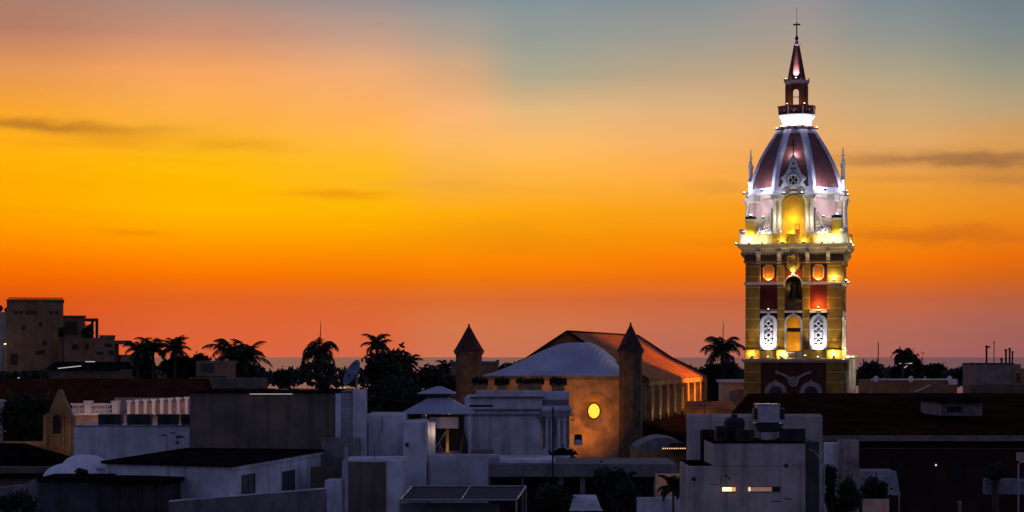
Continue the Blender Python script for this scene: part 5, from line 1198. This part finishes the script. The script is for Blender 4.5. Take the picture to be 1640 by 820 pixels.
# --- long dark roof, right
bl = thing('big_roof_house', 'wide house with huge dark tiled roof and grey gutter at right', 'house', (PX(1450,112),112,0))
part('wall', MAROON, bl, 1300, 1700, 708.5, None, 112, 20)
e = PZ(697,111.5); r = PZ(629.5,134); xa, xb = PX(1140,111.5), PX(1740,111.5)
b = MB(); b.add([(xa,111.4,e),(xb,111.4,e),(xb+8,134,r),(PX(1199,134),134,r),(xa,111.4,e-.2),(xb,111.4,e-.2),(xb+8,156,e-.2),(PX(1185,156),156,e-.2)],[(0,1,2,3),(4,5,1,0),(3,2,6,7),(1,5,6,2),(0,3,7,4),(7,6,5,4)]); b.build('roof', mat('sooty roof tiles', (.042,.017,.009), rough=1, var=.5, scale=.5, kind='tiles', spec=0), bl)
b = MB(); b.pbox(1318, 1700, 698, 706.5, 111.1, .35); b.build('gutter', mat('grey gutter', (.20,.17,.14), var=.3), bl)
b = MB(); b.tube([P(1380,718,111.8), P(1480,719,111.8), P(1640,719,111.8)], .025, 5); b.build('pipe', mat('grey gutter', None), bl)
dm = MB(); dm.pbox(1508, 1573, 645, 666, 117, 6); do = dm.build('dormer', mat('dormer wall', (.22,.19,.17), var=.4, streak=.5), bl)
b = MB(); b.pbox(1517, 1541, 651, 660, 116.97, .02); b.build('opening', mat('dark opening', None), do)
b = MB(); b.pbox(1504, 1576, 638, 645, 116.6, 7); b.build('dormer_roof', DARKROOF, do)
for px0, px1, py in ((1430,1450,772),(1520,1545,770)): slab_win(px0, px1, 735, py, 112, bl, mat('dark opening', None), 'window', MAROON)
cp = thing('canvas_canopy', 'pale canvas canopy under the big dark roof', 'canopy', (PX(1410,103),103,0))
b = MB(); b.loft([rect(PX(1380,103),PX(1442,103),103,106,PZ(793,103)), rect(PX(1382,103),PX(1439,103),103.6,106,PZ(756,103))]); b.build('canopy', mat('grey canvas', (.26,.26,.27), var=.35, streak=.4), cp)
for px in (1382, 1440): b = MB(); b.tube([(PX(px,103),103,0),(PX(px,103),103,PZ(793,103))], .04, 5); b.build('post', STEEL, cp)
tree('broad_tree', 'dark tree hiding the left of the canvas canopy', 1398, 760, 830, 99, 26, 58, 2600, .15, 'dark plants under the big roof', 'tree', 9)
a1 = part('lit_wall', mat('peach wall', None), None, 1383, 1424, 800, None, 97, .4); tag(a1, 'peach wall scrap glowing at the bottom under the canvas canopy', 'wall')
lamp('assumed_yard_light', (PX(1418,96), 96.2, PZ(812,96)), 1.1, (1,.5,.25), None, .1)  # lamp assumed out of sight, warms the low peach wall
a1 = part('balcony_wall', mat('grey canvas', None), None, 1577, 1690, 767, 792, 99, .4, .03); tag(a1, 'grey balcony wall at the lower right edge', 'wall')
tree('round_tree', 'dark plant leaning over the grey balcony wall', 1593, 742, 772, 98.6, 18, 59, 1300, .12, 'dark plants under the big roof', 'tree', 6)
rl = thing('pipe_railing', 'pale bent pipe railing at the right edge', 'railing', (PX(1633,95),95,0))
b = MB(); b.tube([P(1631,840,95),P(1631,745,95),P(1633,741,95),P(1637,740,95),P(1700,740,95)], .045, 8); b.build('frame', STEEL, rl)
b = MB(); b.tube([P(1631,770,95),P(1700,770,95)], .03, 6); b.build('rail', STEEL, rl)
a1 = part('red_panel', mat('rose limewash', None), None, 1630, 1700, 725, 738, 100, .3); tag(a1, 'reddish panel above the bent pipe railing', 'panel')
b = MB(); b.tube([P(1537,840,92),P(1537,806,92)], .09, 8); b.ball(P(1537,805,92), .1); tag(b.build('bollard_post', CONC), 'grey post top rising from the bottom of the dark yard', 'post')
b = MB(); b.ball(P(1499,745,110), .05, 10); b.tube([P(1499,745,110), P(1499,743,110)], .015, 4); tag(b.build('hanging_bulb', mat('cold bulb', (.9,.9,1), var=0, emit=(.9,.92,1), estr=1.0)), 'single tiny white bulb hanging in the dark porch', 'bulb')
# --- far right roofs
Y = 190
ph = thing('parapet_house', 'low pale parapet house with ball finials right of the tower', 'house', (PX(1465,Y),Y,0))
part('wall', BEIGE, ph, 1398, 1533, 609, None, Y, 8); part('coping', TRIM, ph, 1396, 1520, 606.5, 608.8, Y-.2, .6)
for px in (1403, 1459, 1521):
    b = MB(); b.pbox(px-3, px+3, 605, 612, Y-.25, .5); b.lathe([(.22,PZ(605,Y)),(.2,PZ(603.5,Y)),(.05,PZ(602,Y))],8,PX(px,Y),Y); b.build('finial', TRIM, ph)
b = MB(); g = [(1462,630),(1492,616),(1505,616),(1520,630)]; b.prism([(PX(a,Y-1),PZ(c,Y-1)) for a, c in g], Y-1, Y-.3); b.build('gable', mat('dim brown stucco', None), ph)
b = MB(); b.tube([P(1465,628,Y-1.1), P(1491,616,Y-1.1)], .05, 5); b.build('gable_flashing', TRIM, ph)
part('side_wall', TRIM, ph, 1519, 1533.5, 607, 616, Y-.1, .3)
Y = 205
cbk = thing('chimney_block', 'square roof block crowned by vent pipes at far right', 'building', (PX(1600,Y),Y,0))
part('wall', mat('rose grey stucco', (.24,.18,.16), var=.3, streak=.3), cbk, 1563, 1635, 583, None, Y, 6)
part('coping', DARKROOF, cbk, 1562, 1624, 581.5, 582.9, Y-.1, 6); part('annex_wall', BEIGE, cbk, 1624, 1640, 590, None, Y-.4, 5)
part('lower_wall', mat('dim brown stucco', None), cbk, 1555, 1700, 616, None, Y-4, 3); slab_win(1628, 1634, 598, 612, Y-.4, cbk)
for px, p0, w, l in ((1580,553,1.6,'tall vent pipe with side cap, left of the group'),(1592,546,.7,'thinnest and tallest vent pipe'),(1611,559,1.6,'vent pipe in the right cluster, left one'),(1617,557,1.5,'vent pipe in the right cluster, middle one'),(1621.5,562,1.3,'vent pipe in the right cluster, right one'),(1604,573,1.6,'short stubby vent pipe on the roof block')):
    x = PX(px,Y+1); r = w*Y/FOC
    t = thing('vent_pipe', l, 'vent pipe', (x,Y+1,PZ(582,Y+1)), 0, 'vent pipes on the roof block')
    b = MB(); b.lathe([(r,PZ(582,Y+1)),(r,PZ(p0+3,Y+1))],8,x,Y+1); b.build('pipe', IRON, t)
    b = MB(); b.lathe([(r*1.5,PZ(p0+3,Y+1)),(r*1.6,PZ(p0+1,Y+1)),(r*.3,PZ(p0,Y+1))],8,x,Y+1)
    if px == 1580: b.box(x, x+.4, Y+.9, Y+1.1, PZ(p0+4,Y+1), PZ(p0+1.5,Y+1))
    b.build('cap', IRON, t)
antenna('tall thin antenna mast right of the tower', 1406.5, 548, 600, 230, 0, r=.06)
antenna('short antenna above the narrow bush near the sea line', 1463, 557, 590, 250, 0)
antenna('short antenna with crossbars right of the rounded palm', 1478, 563, 592, 250, 2)
antenna('short aerial behind the smooth rounded tree', 453, 585, 612, 222, 1)
fh = thing('seafront_house', 'pale seafront house with parapet behind the left turret', 'house', (PX(770,240),240,0))
part('wall', BEIGE, fh, 722, 798, 582, None, 240, 6); part('parapet', CONC, fh, 721, 799, 578.5, 582, 239.8, 6.4); part('pier', CONC, fh, 794, 799.5, 576.5, 584, 239.7, .5); part('pier', CONC, fh, 720.5, 726, 576.5, 584, 239.7, .5)

# --- small rooftop things and stains
def stain(mb, px, py, w, h, Y, q):
    x, y, z = P(px, py, Y)
    mb.prism([(x + w*(.6+.5*q.random())*cos(a), z + h*(.5+.6*q.random())*sin(a)) for a in [k*2*pi/14 for k in range(14)]], Y-.006, Y-.002)
q = random.Random(91); SO = mat('damp stain', (.13,.13,.14), var=.5, scale=4)
for px, py, w, h, Y, par in ((262,697,.22,.07,110,bw),(276,693,.20,.06,110,bw),(288,700,.28,.12,110,bw),(284,709,.18,.10,110,bw)):
    b = MB(); stain(b, px, py, w, h, Y, q); b.build('stain', SO, par)
for px, py, w, h in ((1155,770,.03,.2),(1168,766,.06,.06),(1176,760,.04,.03),(1243,803,.25,.05),(1262,799,.18,.04),(1147,776,.3,.02)):
    b = MB(); stain(b, px, py, w, h, 80, q); b.build('stain', SO, cb)
ls = thing('lit_shelf', 'small warm lit shelf bracket beside the porch corner', 'shelf', (PX(916,121),121,PZ(674,121)))
for y0, y1, x0 in ((652.5,654.5,911),(660,667,912),(671.5,674,914)):
    b = MB(); b.pbox(x0, 919, y0, y1, 121, .3); b.build('slat', mat('peach wall', None), ls)
lamp('assumed_shelf_light', (PX(919,120), 120.2, PZ(664,120)), 3.2, (1,.5,.25), None, .06)  # assumed unseen lamp beside the warm-lit slats
rb = thing('rooftop_box', 'white box with black top unit at the left foot of the round window wall', 'box', (PX(926,125),125,PZ(713,125)))
b = MB(); b.pbox(919, 933, 704, 713, 125, .6); b.build('base', WHITE, rb); b = MB(); b.pbox(920, 932, 696, 703.9, 125, .5); b.build('unit', BLACK, rb)
for k, (px, py0, py1, Y, l) in enumerate(((356,606,628,109,'thin pole aerial on the left of the grey building roof'),(520,607,628,111,'small branched aerial on the right of the grey building roof'),(768,612,627,119.5,'thin aerial above the cornice building parapet'),(1128,640,664,85.3,'thin aerial rising from the rear wall of the cube block'))):
    antenna(l, px, py0, py1, Y, 2 if k in (1, 3) else 0, r=.015)
b = MB(); b.tube([P(600,737,98.6), P(600,716,98.8), P(612,690,107.9), P(612,668,107.9)], .02, 5); tag(b.build('cable', BLACK), 'black cable drooping down the white stepped wall', 'cable')
b = MB()
pts = [P(585 + (745-585)*k/16, 632 + 9*sin(pi*k/16) + 6*k/16, 106 + 12*k/16) for k in range(17)]; b.tube(pts, .012, 4); tag(b.build('cable', BLACK), 'thin cable sagging from the lattice pier to the cornice building', 'cable')
for px, py0, py1, Y, par in ((668,690,702,107,None),):
    t = thing('wall_vent', 'small dark square vent high on the roof wall at the gazebo foot', 'vent', (PX(652,107),107,PZ(716,107)))
    b = MB(); b.pbox(649, 655, 709, 716, 106.96, .06); b.build('frame', CONC, t); b = MB(); b.pbox(650, 654, 710.2, 714.8, 106.94, .03); b.build('louvre', BLACK, t)
b = MB(); b.pbox(683.5, 685.5, 740, None, 108.9, .09); tag(b.build('downpipe', CONC), 'grey downpipe on the terrace wall below the gazebo', 'pipe')
b = MB(); b.pbox(587, 590, 676, None, 107.9, .1); tag(b.build('downpipe', CONC), 'grey downpipe at the left end of the white stepped wall', 'pipe')
